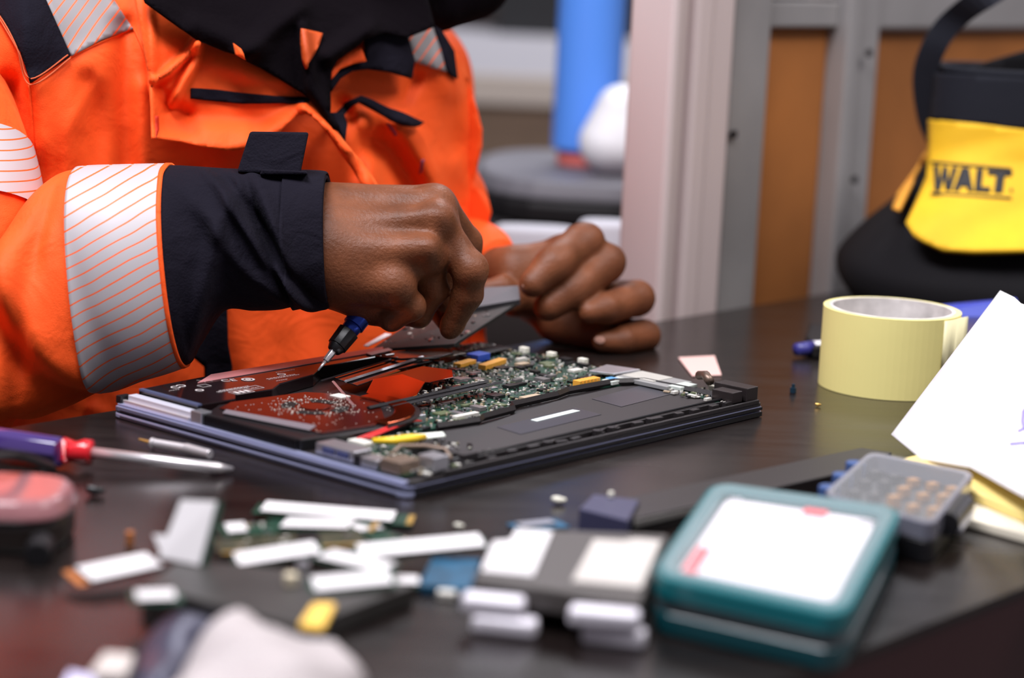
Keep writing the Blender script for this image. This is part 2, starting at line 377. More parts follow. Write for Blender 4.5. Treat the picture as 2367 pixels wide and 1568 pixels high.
# stations (v, left u, right u, depth radius)
BS = [(722, 1962, 2760, .120), (700, 1948, 2768, .128), (660, 1925, 2775, .130), (620, 1922, 2770, .128), (580, 1948, 2750, .118), (530, 2000, 2710, .105), (480, 2062, 2660, .092), (430, 2110, 2610, .080), (380, 2138, 2580, .070), (330, 2152, 2562, .066), (250, 2160, 2550, .064), (170, 2168, 2540, .062)]
BSn = spline(BS[::-1], 4)
def bag_sect(v):
    return [np.interp(v, BSn[:, 0], BSn[:, i]) for i in (1, 2, 3)]
bagC = D(2360, 735, bagY)
def bag_front(u, v):
    l, r_, dp = bag_sect(v - (u - 2360) * .045)
    c_ = (l + r_) / 2; w = (r_ - l) / 2; x = np.clip(np.abs(u - c_) / w, 0, .9999)
    return bagY + .06 - dp * (1 - x ** 2.6) ** (1 / 2.6)
bag = empty('tool_bag', (bagC.x, bagC.y, TZ)); tag(bag, 'black and yellow fabric tool bag with shoulder strap on the table', 'bag')
def relbuild(m_, name, mt, par, **kw):         # world-space mesh under an un-rotated parent
    o = m_.build(name, mt, None, **kw); o.parent = par; o.location = -Vector(par.location) + Vector(o.location); return o
rows = []
m_ = MB(); nn = 56; kept = BSn[::-1]
vs = []
for row in kept:
    v0, l, r_, dp = row; c_ = (l + r_) / 2; w = (r_ - l) / 2
    vtilt = v0 + (c_ - 2360) * .045
    ctr = D(c_, vtilt, bagY + .06)
    ring = []
    for i in range(nn):
        t = i * math.tau / nn; cc, ss = math.cos(t), math.sin(t)
        x = math.copysign(abs(cc) ** (2 / 2.6), cc) * w * k_; y = -math.copysign(abs(ss) ** (2 / 2.6), ss) * dp
        ring.append((ctr.x + x, ctr.y + y, ctr.z))
    vs += ring
zmin = min(q[2] for q in vs); sh_ = TZ + .0005 - zmin
vs = [(x, y, max(TZ + .0005, z)) for x, y, z in vs]
R_ = len(kept); fs = [tuple(range(nn))[::-1]]
for i in range(R_ - 1):
    for k in range(nn): fs.append((i * nn + k, i * nn + (k + 1) % nn, (i + 1) * nn + (k + 1) % nn, (i + 1) * nn + k))
# inner lining
top = vs[-nn:]; cx_ = sum(q[0] for q in top) / nn; cy_ = sum(q[1] for q in top) / nn
for sc_, dz in ((.93, .0), (.88, -.05)): vs += [(cx_ + (x - cx_) * sc_, cy_ + (y - cy_) * sc_, z + dz) for x, y, z in top]
for i in range(R_ - 1, R_ + 1):
    for k in range(nn): fs.append((i * nn + k, i * nn + (k + 1) % nn, (i + 1) * nn + (k + 1) % nn, (i + 1) * nn + k))
fs.append(tuple(range((R_ + 1) * nn, (R_ + 2) * nn)))
m_.add(vs, fs); relbuild(m_, 'bag_body', bag_black, bag, smooth=True)
def rel_patch(poly, yfn, name, mt, par, **kw):
    o = patch(poly, yfn, name, mt, None, **kw); o.parent = par; o.location = -Vector(par.location); return o
def bf(u, v): return bag_front(u, v)
def yoff(u, v): return .007 + .003 * np.sin(u * .02 + v * .03) * np.clip((v - 300) / 60, 0, 1) * np.clip(abs(v - 415) / 60 - .6, 0, 1)
def loff(u, v): return yoff(u, v) + .0032 + .004 * np.clip((2185 - u) / 30, 0, 1)
rel_patch([(2166, 168), (2300, 176), (2420, 183), (2500, 188), (2500, 315), (2367, 300), (2250, 287), (2154, 277)], bf, 'top_band', bag_nav, bag, off=.006, thick=.006)
rel_patch([(2152, 276), (2250, 285), (2367, 300), (2500, 316), (2520, 590), (2367, 583), (2250, 584), (2180, 580), (2135, 560), (2112, 545), (2096, 520), (2120, 470), (2146, 410), (2150, 340)], bf, 'yellow_pocket', bag_yel, bag, off=yoff, thick=.005)
rel_patch([(2150, 338), (2154, 350), (2120, 400), (2078, 488), (2064, 484), (2080, 440), (2120, 385)], bf, 'piping', mat('orange_piping', (.75, .33, .03), .7), bag, off=.006, thick=.003, step=6)
# rim cord
rel = MB(); rel.tube([(cx_ + (x - cx_) * .985, cy_ + (y - cy_) * .985, z + .002) for x, y, z in top] + [(cx_ + (top[0][0] - cx_) * .985, cy_ + (top[0][1] - cy_) * .985, top[0][2] + .002)], .0032, 8)
relbuild(rel, 'rim_cord', bag_nav, bag, smooth=True)
st = [(2168, 320, 1.795), (2148, 270, 1.795), (2138, 180, 1.79), (2158, 110, 1.78), (2200, 50, 1.77), (2280, -10, 1.73), (2380, -60, 1.76), (2480, -30, 1.80), (2540, 80, 1.83), (2545, 190, 1.83)]
m_ = MB(); sp_ = spline([tuple(D(*q)) for q in st], 6); vs = []
for i, q in enumerate(sp_):
    t = sp_[min(i + 1, len(sp_) - 1)] - sp_[max(i - 1, 0)]; t = t / np.linalg.norm(t); wv = np.cross(t, (0, 1, 0)); wv = wv / (np.linalg.norm(wv) + 1e-9) * .009; yv = np.array((0, .0012, 0))
    wv = wv + np.array((0, .006, 0))
    vs += [q - wv - yv, q + wv - yv, q + wv + yv, q - wv + yv]
fs = [(0, 1, 2, 3)] + [(i * 4 + k, i * 4 + (k + 1) % 4, i * 4 + 4 + (k + 1) % 4, i * 4 + 4 + k) for i in range(len(sp_) - 1) for k in range(4)] + [tuple(len(sp_) * 4 - 4 + k for k in range(4))]
m_.add(vs, fs); relbuild(m_, 'shoulder_strap', bag_nav, bag)
# raised back flap of the bag
rel_patch([(2195, 172), (2290, 140), (2367, 118), (2480, 100), (2530, 190), (2530, 230), (2200, 200)], lambda u, v: 1.80 + 0 * u, 'back_flap', bag_black, bag, off=0, thick=.004, step=20)
# lettering
ink = mat('ink_black', (.012, .012, .016), .7)
def lt(polys, x0, x1, yb0, yb1, yt0, yt1, sl=0):
    out = []
    for pl in polys:
        out.append([(x0 + (x1 - x0) * (x + sl * y), (yb0 + (yb1 - yb0) * x) * (1 - y) + (yt0 + (yt1 - yt0) * x) * y) for x, y in pl])
    return out
GL = {'W': [[(.02, 1), (.22, 1), (.27, .42), (.42, 1), (.60, 1), (.65, .42), (.80, 1), (1.02, 1), (.74, 0), (.50, 0), (.45, .5), (.27, 0), (.06, 0)]],
      'A': [[(0, 0), (.42, 1), (.80, 1), (1, 0), (.72, 0), (.69, .2), (.38, .2), (.30, 0)]],
      'L': [[(.05, 0), (.18, 1), (.55, 1), (.45, .24), (.95, .24), (.92, 0)]],
      'T': [[(.0, 1), (1.05, 1), (1.0, .76), (.72, .76), (.62, 0), (.26, 0), (.36, .76), (.0, .76)]]}
lmesh = []
for ch, x0, x1 in (('W', 2157, 2213), ('A', 2203, 2250), ('L', 2250, 2292), ('T', 2283, 2338)):
    g = lambda x: (x - 2150) / 190
    lmesh += lt(GL[ch], x0, x1, 440 + 8 * g(x0), 440 + 8 * g(x1), 382 + 14 * g(x0), 382 + 14 * g(x1))
for i, pl in enumerate(lmesh): rel_patch(pl, bf, 'letter', ink, bag, off=loff, thick=.0008, step=7)
rel_patch([(2335, 436), (2340, 436), (2341, 444), (2335, 444)], bf, 'letter', ink, bag, off=loff, thick=.0008, step=7)
for a, b_ in ((372, 391), (445, 458)):
    rel_patch([(2152, a), (2338, b_ - 2), (2338, b_ + 3), (2152, a + 5)], bf, 'letter_rule', ink, bag, off=loff, thick=.0008, step=8)
# ------------------------------------------------------------------ tape roll
def roll(c, R, r_, z0, z1, name, m, par, inner=None):
    n = 64; m_ = MB(); vs = []; fs = []
    for rr, z in ((R, z0), (R, z1), (r_, z1), (r_, z0)): vs += [(rr * math.cos(i * math.tau / n), rr * math.sin(i * math.tau / n), z) for i in range(n)]
    for a in range(4):
        for i in range(n): fs.append((a * n + i, a * n + (i + 1) % n, ((a + 1) % 4) * n + (i + 1) % n, ((a + 1) % 4) * n + i))
    return m_.add(vs, fs).build(name, m, par)
tl = P(1897, 880); tcn = P(2055, 903); Rr = .0465
tape = empty('masking_tape_roll', (tcn.x, tcn.y + .012, TZ + .0003)); tag(tape, 'pale yellow roll of masking tape lying flat on the table', 'tape roll')
ty = mat('tape_yellow', (.90, .80, .31), .55, bump=.1, bscale=60)
tz = .0545
roll(None, Rr, .0425, 0, tz, 'tape', ty, tape); roll(None, .0424, .0402, .001, tz + .0003, 'cardboard_core', mat('core_print', (.72, .68, .66), .7, var=.35, vscale=55), tape)
m_ = MB(); vs = []
for i in range(9):
    a = math.radians(-52 + i * 4.5); rr = Rr + .0006 + .004 * max(0, (i - 4) / 4) ** 2
    zlow = .002 + .018 * abs(math.sin(i * .6)); vs += [(rr * math.cos(a), rr * math.sin(a), zlow), (rr * math.cos(a), rr * math.sin(a), tz - .001)]
m_.add(vs, [(2 * i, 2 * i + 2, 2 * i + 3, 2 * i + 1) for i in range(8)]); o = m_.build('loose_end', mat('tape_back', (.80, .74, .45), .5), tape, smooth=True)
s_ = o.modifiers.new('s', 'SOLIDIFY'); s_.thickness = .0004
# ------------------------------------------------------------------ blue and white carton
cb = P(2172, 862, 0)
c0 = Vector((cb.x, cb.y, TZ + .0003))
cart = empty('small_carton', c0, math.radians(18)); tag(cart, 'small blue and white carton behind the white sheet of paper', 'box')
MB().box(0, .10, 0, .06, 0, .027).build('carton_body', mat('carton_white', (.62, .64, .78), .5), cart, .0008)
bl = mat('carton_blue', (.035, .06, .42), .4)
MB().box(.010, .05, -.0008, -.0002, .011, .024).build('blue_print', bl, cart)
MB().box(0, .10, .001, .06, .0274, .0284).build('blue_top', mat('carton_dark_blue', (.03, .035, .12), .3), cart)
MB().hexa([(.002, .06, .0285), (.10, .06, .0285), (.10, .062, .0285), (.002, .062, .0285)], [(.02, .072, .034), (.10, .072, .040), (.10, .074, .040), (.02, .074, .034)]).build('open_flap', bl, cart)
# ------------------------------------------------------------------ paper stack and the white sheet
def quadslab(name, px, z0, z1, m, bevel=0.001, lab_=None, cat=None, par=None, group=None, zpx=None):
    """slab whose top-face corners are seen at px, standing on height z0"""
    c = [P(u, v, z1 if zpx is None else zpx) for u, v in px]; o_ = (sum(q.x for q in c) / len(c), sum(q.y for q in c) / len(c), TZ + z0)
    m_ = MB().prism([(q.x, q.y) for q in c], TZ + z0, TZ + z1)
    o = m_.build(name, m, None, bevel, origin=o_)
    if par: o.parent = par; o.location = Vector(o_) - Vector(par.location)
    if lab_: tag(o, lab_, cat, group)
    return o
quadslab('paper_pad', [(2060, 1150), (2250, 1040), (2560, 1120), (2560, 1290), (2367, 1232)], .0003, .006, mat('cream_paper', (.80, .74, .60), .7), .001, 'thick cream paper pad at the right edge of the table', 'paper')
quadslab('yellow_note_pad', [(2075, 1062), (2300, 1010), (2560, 1060), (2560, 1220), (2367, 1186)], .0063, .012, mat('yellow_paper', (.86, .68, .24), .7), .001, 'yellow note pad between the cream pad and the white sheet', 'notepad')
# leaning white sheet
pts = [(2060, 1005), (2312, 672), (2345, 688), (2360, 702), (2560, 770), (2620, 1250), (2367, 1150), (2243, 1082), (2130, 1062)]
A_ = np.array([[1, 2060, 1005], [1, 2367, 1150], [1, 2312, 672]], float); sheetC = np.linalg.solve(A_, np.array([1.245, 1.075, 1.40]))
def sheetY(u, v): return sheetC[0] + sheetC[1] * u + sheetC[2] * v
sheet = patch(pts, lambda u, v: sheetY(u, v) + .004 * np.sin((u - v * .3) * .008), 'paper_sheet', white, None, off=0, step=25, thick=.0004)
tag(sheet, 'large white paper sheet leaning against the small carton', 'paper')
pen = mat('pen_ink', (.25, .20, .62), .6)
for ln in ([(2385, 925), (2366, 950), (2364, 975), (2368, 992), (2352, 998)], [(2335, 1027), (2367, 1024), (2420, 1028)], [(2368, 1005), (2392, 1000), (2400, 960)]):
    m_ = MB(); m_.tube([D(u, v, sheetY(np.float64(u), np.float64(v)) + .004 * math.sin((u - v * .3) * .008) - .0022) for u, v in ln], .0010, 6)
    m_.build('pen_mark', pen, sheet)
# small things far right
pn = empty('marker_pen', P(1880, 826)); tag(pn, 'white marker pen with blue cap tip beside the tape roll', 'pen')
MB().tube([(-.001, 0, .0062), (.052, .022, .0062)], .0058, 16).build('barrel', white, pn, smooth=True); MB().tube([(-.014, -.006, .0062), (-.0012, 0, .0062)], [.0045, .0060], 16).build('cap', mat('cap_blue', (.03, .03, .20), .4), pn, smooth=True)
o = quadslab('black_pouch', [(1862, 775), (1872, 745), (1990, 765), (1990, 800), (1880, 800)], .0003, .010, blkm, .002, 'small flat black pouch behind the tape roll', 'pouch')
o = MB().cyl(0, 0, .0022, 0, .0035, 12).cyl(0, 0, .0012, .0035, .006, 10).build('tiny_screw', mat('blue_black', (.01, .03, .05), .3), None); o.location = P(1833, 908, .0003); tag(o, 'tiny dark screw on the table left of the tape roll', 'screw')
# ------------------------------------------------------------------ the open laptop
fabc = 0
lap = empty('opened_laptop', P(940, 1158), math.radians(49.0)); tag(lap, 'opened laptop with its bottom cover off and circuit boards showing', 'laptop')
lap.location.z = TZ + .0003
LU, LV = .326, .246
shell_s = mat('laptop_silver', (.42, .45, .68), .32, metal=.55, bump=.05, bscale=900)
tray = mat('tray_black', (.016, .013, .014), .42, bump=.12, bscale=400)
bat_m = mat('battery_gloss', (.012, .006, .007), .13, spec=.6)
foil = mat('jacket_reflection_red', (.10, .014, .010), .2, metal=.55)  # red puts the jacket's reflection into the fan cover's colour
copper = mat('copper_plate', (.75, .16, .06), .16, metal=1)
ink_w = mat('print_white', (.55, .50, .50), .5)
silv = mat('connector_silver', (.78, .78, .84), .28, metal=.9)
def rr(x0, x1, y0, y1, r, n=5):
    q = []
    for cx, cy, a in ((x1 - r, y0 + r, -90), (x1 - r, y1 - r, 0), (x0 + r, y1 - r, 90), (x0 + r, y0 + r, 180)):
        for i in range(n + 1): t = math.radians(a + 90 * i / n); q.append((cx + r * math.cos(t), cy + r * math.sin(t)))
    return q
def lp(name, mb, m, **k): return mb.build(name, m, lap, **k)
lp('screen_lid', MB().prism(rr(0, LU, 0, LV, .006), 0, .0032), shell_s, bevel=.0008)
lp('hinge_gap', MB().prism(rr(.0025, LU - .002, .0025, LV - .001, .006), .0033, .0040), blkm)
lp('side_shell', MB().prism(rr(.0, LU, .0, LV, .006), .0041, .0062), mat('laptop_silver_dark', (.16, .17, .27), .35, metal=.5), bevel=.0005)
lp('front_edge_shade', MB().box(.006, LU - .004, -.0008, -.0001, .0003, .0030).box(.006, LU - .004, -.0008, -.0001, .0043, .0060), blkm)  # black strips stand in for the dark room mirrored in this silver side
lp('side_groove', MB().box(-.00025, .0002, .008, LV - .008, .0013, .0017).box(-.00025, .0002, .008, LV - .008, .0050, .0053), blkm)
# silver strip along the left side, layered
m_ = MB()
for i, (a, z0, z1) in enumerate(((0.0, .0063, .0074), (.0012, .0076, .0086))): m_.box(a, a + .0045, .004, LV - .004, z0, z1)
lp('side_trim', m_, shell_s, bevel=.0002)
lp('bottom_tray', MB().prism(rr(.004, LU - .001, .001, LV - .001, .004), .0063, .0082), tray)
m_ = MB().box(.03, LU - .006, .0005, .0025, .0083, .0108).box(.03, LU - .006, .0105, .012, .0083, .0112)
lp('front_rim', m_, tray, bevel=.0003)
# clips and bosses along the right front rim
m_ = MB()
for i in range(14):
    x = .055 + i * .0185 + random.uniform(-.003, .003)
    m_.rbox(x, .0068 + random.uniform(-.001, .001), random.uniform(.004, .009), .003, .0083, .0108 + random.uniform(0, .0018), random.uniform(-.3, .3))
for x in (.12, .165, .178, .215): m_.cyl(x, .007, .0024, .0083, .0125, 12); m_.rbox(x + .006, .0075, .008, .0014, .0083, .012, .4)
lp('rim_clip_row', m_, tray, bevel=.0002)
m_ = MB(); m_.tube([(.045, .0138, .0115), (.10, .0142, .0112), (.16, .0128, .0122), (.20, .0142, .0115), (.27, .0138, .012), (.30, .0145, .0115)], .0009, 6)
lp('thin_wire', m_, blk, smooth=True)
# big flat palm panel with stickers
panel = lp('flat_panel', MB().prism([(.048, .018), (.300, .018), (.302, .078), (.285, .086), (.215, .082), (.175, .075), (.135, .066), (.105, .072), (.092, .070)], .0083, .0092), mat('panel_black', (.020, .016, .017), .5))
m_ = MB()
for a, b_ in (((.100, .0735), (.132, .0695)), ((.132, .0695), (.140, .074)), ((.140, .074), (.172, .0775)), ((.172, .0775), (.180, .086)), ((.180, .086), (.225, .088)), ((.225, .088), (.240, .092)), ((.240, .092), (.285, .0905)), ((.285, .0905), (.303, .080)), ((.303, .080), (.306, .022))):
    m_.tube([(a[0], a[1], .0112), (b_[0], b_[1], .0112)], .0016, 4, flat=1.6)
lp('panel_wall', m_, tray)
for q in ([(.131, .036), (.134, .057), (.212, .062), (.210, .040)], [(.237, .046), (.240, .072), (.296, .078), (.294, .050)]):
    lp('clear_sticker', MB().prism(q, .00925, .0095), mat('sticker_grey', (.045, .045, .055), .3))
lp('white_strip_label', MB().prism([(.163, .051), (.163, .056), (.205, .0585), (.206, .0535)], .0096, .0099), lab)
# battery
bz = .0163
bpoly = [(.014, .184), (.042, .183), (.050, .192), (.078, .190), (.092, .199), (.128, .207), (.150, .222), (.218, .224), (.230, .240), (.226, LV - .002), (.085, LV - .002), (.014, .238)]
batt = lp('battery_pack', MB().prism(bpoly, .0084, bz), bat_m, bevel=.0006)
lp('battery_edge_strip', MB().box(.0125, .0155, .182, .236, bz - .0005, bz + .0008), mat('ridged_blue_strip', (.10, .12, .22), .35, metal=.4), bevel=.0002)
lp('pink_sheen_strip', MB().prism([(.052, .229), (.075, LV - .003), (.226, LV - .003), (.216, .233)], bz + .0002, bz + .0006), mat('painted_sheen', (.62, .26, .27), .30))  # pink strip paints the jacket's sheen onto the battery top
lp('white_tab', MB().prism([(.198, .226), (.200, .233), (.224, .236), (.222, .230)], bz + .0007, bz + .0011), mat('tab_white', (.7, .62, .63), .4))
def textmesh(txt, size, x, y, z, rot, name, m, par, extrude=.00005):
    c = bpy.data.curves.new(name, 'FONT'); c.body = txt; c.size = size; c.extrude = extrude; c.resolution_u = 3
    o = bpy.data.objects.new(name, c); me = bpy.data.meshes.new_from_object(o); bpy.data.objects.remove(o)
    q = link(name, me, m, par); q.location = (x, y, z); q.rotation_euler = (0, 0, rot); return q
zz = bz + .00025
# printed marks: ring, CE, boxes, fine lines (reads along the left edge direction)
def ring(m_, x, y, r, w=.0004, n=24):
    for i in range(n):
        a, b_ = i * math.tau / n, (i + 1) * math.tau / n
        m_.prism([(x + (r - w) * math.cos(a), y + (r - w) * math.sin(a)), (x + (r + w) * math.cos(a), y + (r + w) * math.sin(a)), (x + (r + w) * math.cos(b_), y + (r + w) * math.sin(b_)), (x + (r - w) * math.cos(b_), y + (r - w) * math.sin(b_))], zz, zz + .0001)
m_ = MB()
ring(m_, .084, .219, .0036, .0007); ring(m_, .084, .219, .0012, .0006); ring(m_, .040, .213, .0022, .0005); ring(m_, .034, .228, .0026); ring(m_, .039, .229, .0026); ring(m_, .111, .218, .0024)
def fr_(x0, x1, y0, y1, w=.0003):
    for q in ((x0, x1, y0, y0 + w), (x0, x1, y1 - w, y1), (x0, x0 + w, y0, y1), (x1 - w, x1, y0, y1)): m_.box(*q, zz, zz + .0001)
fr_(.050, .064, .190, .199); fr_(.066, .076, .195, .203); fr_(.047, .054, .218, .224)
for i in range(3): m_.box(.052 + i * .004, .0545 + i * .004, .192, .197, zz, zz + .0001)
for k, (x0, x1, y) in enumerate(((.045, .070, .2015), (.045, .066, .2030), (.048, .072, .2045), (.094, .120, .211), (.094, .118, .213), (.112, .128, .224), (.095, .104, .205), (.068, .074, .198), (.024, .032, .222))):
    x = x0
    while x < x1: w = random.uniform(.0008, .0024); m_.box(x, min(x1, x + w), y, y + .0005, zz, zz + .0001); x += w + .0006
for t in (-1, 1): m_.prism([(.060 - t * .003, .228), (.0604 - t * .003, .228), (.0604 + t * .003, .236), (.060 + t * .003, .236)], zz, zz + .0001)
lp('battery_print', m_, ink_w)
textmesh('CE', .0085, .067, .2235, zz, math.radians(-20), 'battery_mark', ink_w, lap)
# cooling fan with its copper heat spreader
fanb = lp('fan_housing', MB().prism([(.006, .088), (.006, .168), (.028, .181), (.092, .176), (.112, .150), (.112, .112), (.096, .088), (.060, .080), (.030, .082)], .0084, .0150), blk, bevel=.0006)
lp('fan_cover', MB().prism([(.024, .090), (.020, .172), (.036, .180), (.090, .174), (.108, .150), (.106, .118), (.090, .096), (.060, .086)], .0151, .0158), foil, bevel=.0002)
m_ = MB()
fx, fy = .066, .140
for a0 in (0, 95, 190, 270):
    q = []; 
    for i in range(9): t = math.radians(a0 + i * 7); q.append((fx + .020 * math.cos(t), fy + .020 * math.sin(t)))
    for i in range(9): t = math.radians(a0 + 56 - i * 7); q.append((fx + .012 * math.cos(t), fy + .012 * math.sin(t)))
    m_.prism(q, .0159, .0160)
lp('fan_opening', m_, mat('deep_black', (.003, .003, .003), .6))
lp('fan_hub', MB().cyl(fx, fy, .0088, .0159, .0164, 32), foil, bevel=.0002)
m_ = MB()
for i in range(170):
    t = random.uniform(0, math.tau); r_ = random.gauss(.019, .0045); s_ = random.uniform(.0002, .0005)
    m_.rbox(fx + r_ * math.cos(t), fy + r_ * math.sin(t), s_, s_ * 1.6, .0160, .0164, t)
for i in range(90): m_.rbox(random.uniform(.02, .10), random.uniform(.09, .17), .0003, .0005, .0159, .0161, 1)
o = lp('lint_specks', m_, mat('dust', (.75, .70, .62), .8)); o['kind'] = 'stuff'
lp('grey_tape', MB().prism([(.022, .098), (.012, .160), (.020, .166), (.033, .104)], .0159, .0161), mat('tape_grey', (.16, .15, .17), .35))
fins = MB()
for i in range(60): fins.box(.0042, .0058, .090 + i * .0013, .0906 + i * .0013, .0086, .0146)
lp('heat_fins', fins, blk)
# curved copper strip around the fan and flat pipe bundle to the processor
q = []
for i in range(13): t = math.radians(-92 + i * 9); q.append((.068 + .051 * math.cos(t), .130 + .050 * math.sin(t)))
q2 = []
for i in range(13): t = math.radians(16 - i * 9); q2.append((.066 + .039 * math.cos(t), .130 + .040 * math.sin(t)))
lp('pipe_gasket', MB().prism([(.068 + .054 * math.cos(math.radians(-95 + i * 10)), .130 + .053 * math.sin(math.radians(-95 + i * 10))) for i in range(12)], .0150, .0159), blk)
lp('heat_pipe', MB().prism(q + q2, .0160, .0172), copper, bevel=.0005)
m_ = MB().prism([(.112, .118), (.118, .150), (.150, .176), (.176, .176), (.170, .150), (.140, .128)], .0150, .0158)
lp('copper_heat_spreader', m_, copper, bevel=.0003)
lp('processor_plate', MB().prism([(.150, .176), (.205, .186), (.212, .166), (.196, .150), (.172, .148)], .0150, .0157), mat('gloss_dark_red', (.06, .006, .005), .12, metal=.6), bevel=.0003)
for k, (x0, y0, x1, y1, z, w) in enumerate(((.086, .116, .199, .124, .0178, .0018), (.100, .110, .205, .1175, .0176, .0014), (.086, .128, .124, .185, .017, .001), (.130, .180, .225, .205, .0172, .0016), (.118, .190, .210, .214, .0172, .001))):
    lp('metal_rail', MB().tube([(x0, y0, z - .001), (x1, y1, z - .001)], w, 4, flat=.6), (blk, blk, silv, silv, blk)[k])
lp('black_bracket', MB().prism([(.095, .112), (.096, .121), (.196, .128), (.197, .119)], .0150, .0163), mat('bracket_black', (.02, .018, .02), .25), bevel=.0003)
for q in ([(.130, .170), (.135, .196), (.190, .212), (.185, .186)], [(.185, .190), (.190, .212), (.222, .220), (.225, .196)]):
    lp('glossy_cover_plate', MB().prism(q, .0146, .0153), glossb, bevel=.0003)
# circuit boards
lp('main_board', MB().prism([(.088, .078), (.125, .074), (.140, .080), (.175, .082), (.185, .092), (.240, .096), (.300, .086), (.318, .090), (.320, .205), (.235, .215), (.200, .150), (.120, .110), (.090, .100)], .0086, .0098), pcb)
lp('corner_board', MB().prism([(.006, .010), (.046, .010), (.050, .050), (.088, .072), (.085, .084), (.010, .080)], .0086, .0098), pcb)
lp('right_corner_board', MB().prism([(.296, .014), (.322, .014), (.322, .086), (.306, .084)], .0086, .0098), pcb)
lp('rear_board', MB().prism([(.235, .216), (.320, .206), (.320, .240), (.235, .242)], .0086, .0100), mat('rear_grey_board', (.06, .055, .05), .3, metal=.3, var=.5, vscale=60))
inmain = lambda x, y: (.09 < x < .318) and y > .078 + max(0, (x - .12)) * .12 and y < .205 and y < .098 + (x - .10) * 1.15 and not (.29 < x and y < .09)
chipm = [mat('chip_black', (.012, .012, .013), .3), mat('chip_grey', (.14, .13, .13), .35), mat('chip_tan', (.42, .32, .22), .5), silv, mat('chip_white', (.62, .60, .55), .5), mat('chip_olive', (.10, .12, .06), .5)]
n_ = 0
while n_ < 62:
    x, y = random.uniform(.09, .318), random.uniform(.078, .205)
    if not inmain(x, y): continue
    w, d_ = random.uniform(.004, .011), random.uniform(.003, .009); k = random.choices(range(6), (9, 4, 1, 2, 1, 2))[0]
    MB().rbox(0, 0, w, d_, 0, random.uniform(.0008, .0026)).build('chip', chipm[k], lap, bevel=.0001, origin=None).location = (x, y, .0099); n_ += 1
def sprinkle(n, fn, x0, x1, y0, y1, z, name='small_components', smax=.0016):
    m_ = MB(); k = 0
    while k < n:
        x, y = random.uniform(x0, x1), random.uniform(y0, y1)
        if not fn(x, y): continue
        s_ = random.uniform(.0005, smax); m_.mat(random.choices(range(6), (5, 4, 3, 4, 6, 2))[0]); m_.rbox(x, y, s_, s_ * random.uniform(.5, 2), z, z + random.uniform(.0004, .0016), random.choice((0, 0, 1.57, .3))); k += 1
    o = lp(name, m_, chipm); o['kind'] = 'stuff'; return o
sprinkle(1500, inmain, .09, .318, .078, .205, .0099)
sprinkle(260, lambda x, y: y < .05 + (x - .05) * .5 + .03 or x < .05, .008, .085, .012, .080, .0099)
sprinkle(160, lambda x, y: True, .298, .320, .016, .084, .0099)
sprinkle(140, lambda x, y: True, .24, .318, .210, .238, .0101)
sprinkle(90, lambda x, y: True, .010, .060, .004, .045, .0100, 'corner_components', .0036)
sprinkle(60, lambda x, y: True, .292, .320, .010, .060, .0100, 'corner_components', .0034)
# connectors and ports
def blk_(name, x0, x1, y0, y1, z0, z1, m, bev=.0003): return lp(name, MB().box(x0, x1, y0, y1, z0, z1), m, bevel=bev)
usb = blk_('usb_port', .006, .020, .046, .076, .0099, .0158, silv)
for y in (.050, .061): 
    o = MB().box(.0052, .0059, y, y + .009, .0115, .0145).build('port_slot', mat('slot_blue', (.05, .06, .16), .4), usb)
blk_('silver_hinge_block', .006, .0125, .178, .238, .0084, .0138, mat('hinge_silver', (.80, .80, .92), .3, metal=.4), .0004)
blk_('silver_hinge_rail', .0035, .006, .180, .240, .0084, .0108, chrome)
blk_('corner_clip', .003, .011, .168, .1775, .0084, .0158, silv)
blk_('corner_hook', .002, .010, .240, .2445, .0084, .013, blk)
blk_('audio_jack', .005, .016, .028, .040, .0099, .0148, silv); blk_('black_port', .005, .014, .040, .0455, .0099, .0150, blk)
blk_('network_port', .006, .022, .012, .026, .0099, .0165, mat('port_bronze', (.30, .22, .17), .35, metal=.7))
blk_('corner_shield', .024, .036, .004, .016, .0099, .0180, silv)
lp('corner_cable_tangle', MB().tube([(.02, .03, .017), (.03, .035, .018), (.042, .028, .0175), (.05, .02, .016), (.046, .012, .013)], .0012, 6), mat('cable_brown', (.22, .15, .11), .5), smooth=True)
lp('yellow_cable', MB().tube([(.034, .060, .0155), (.041, .050, .0165), (.050, .046, .0170), (.062, .047, .0160)], [.0016, .0024, .0026, .0016], 10), mat('yellow_cable', (.95, .62, .03), .4), smooth=True)
lp('white_ribbon_cable', MB().prism([(.052, .052), (.062, .062), (.084, .054), (.078, .046)], .0140, .0145), mat('ribbon_white', (.75, .80, .72), .4))
for i in range(3):
    lp('red_wire', MB().tube([(.040 + i * .002, .078 - i * .002, .0125), (.060, .079 - i * .002, .0145), (.088, .086 - i * .0022, .0150), (.100, .090 - i * .002, .0125)], .0006, 6), mat('wire_red', (.70, .02, .02), .35), smooth=True)
blk_('red_wire_plug', .034, .042, .066, .080, .0099, .0125, chipm[4])
for x, y, w, d_, z, mm, nm in ((.102, .093, .010, .008, .0150, silv, 'silver_socket'), (.135, .083, .020, .004, .0125, chipm[4], 'white_connector'), (.205, .093, .016, .005, .0125, chipm[2], 'tan_connector'), (.098, .152, .008, .010, .0165, chipm[4], 'white_plug')):
    blk_(nm, x - w / 2, x + w / 2, y - d_ / 2, y + d_ / 2, .0099, z, mm)
om = mat('coil_orange', (.80, .38, .05), .4)
m_ = MB()
for i in range(6): m_.box(.258 + i * .0036, .2608 + i * .0036, .097, .103, .0099, .0140)
lp('orange_connector', m_, om, bevel=.0002)
lp('gold_connector', MB().rbox(.262, .176, .030, .006, .0100, .0135, .25).rbox(.250, .190, .020, .006, .0100, .0128, .2), om, bevel=.0003)
lp('blue_connector', MB().rbox(.270, .196, .014, .010, .0101, .0150, .1), mat('blue_plug', (.03, .08, .45), .4), bevel=.0004)
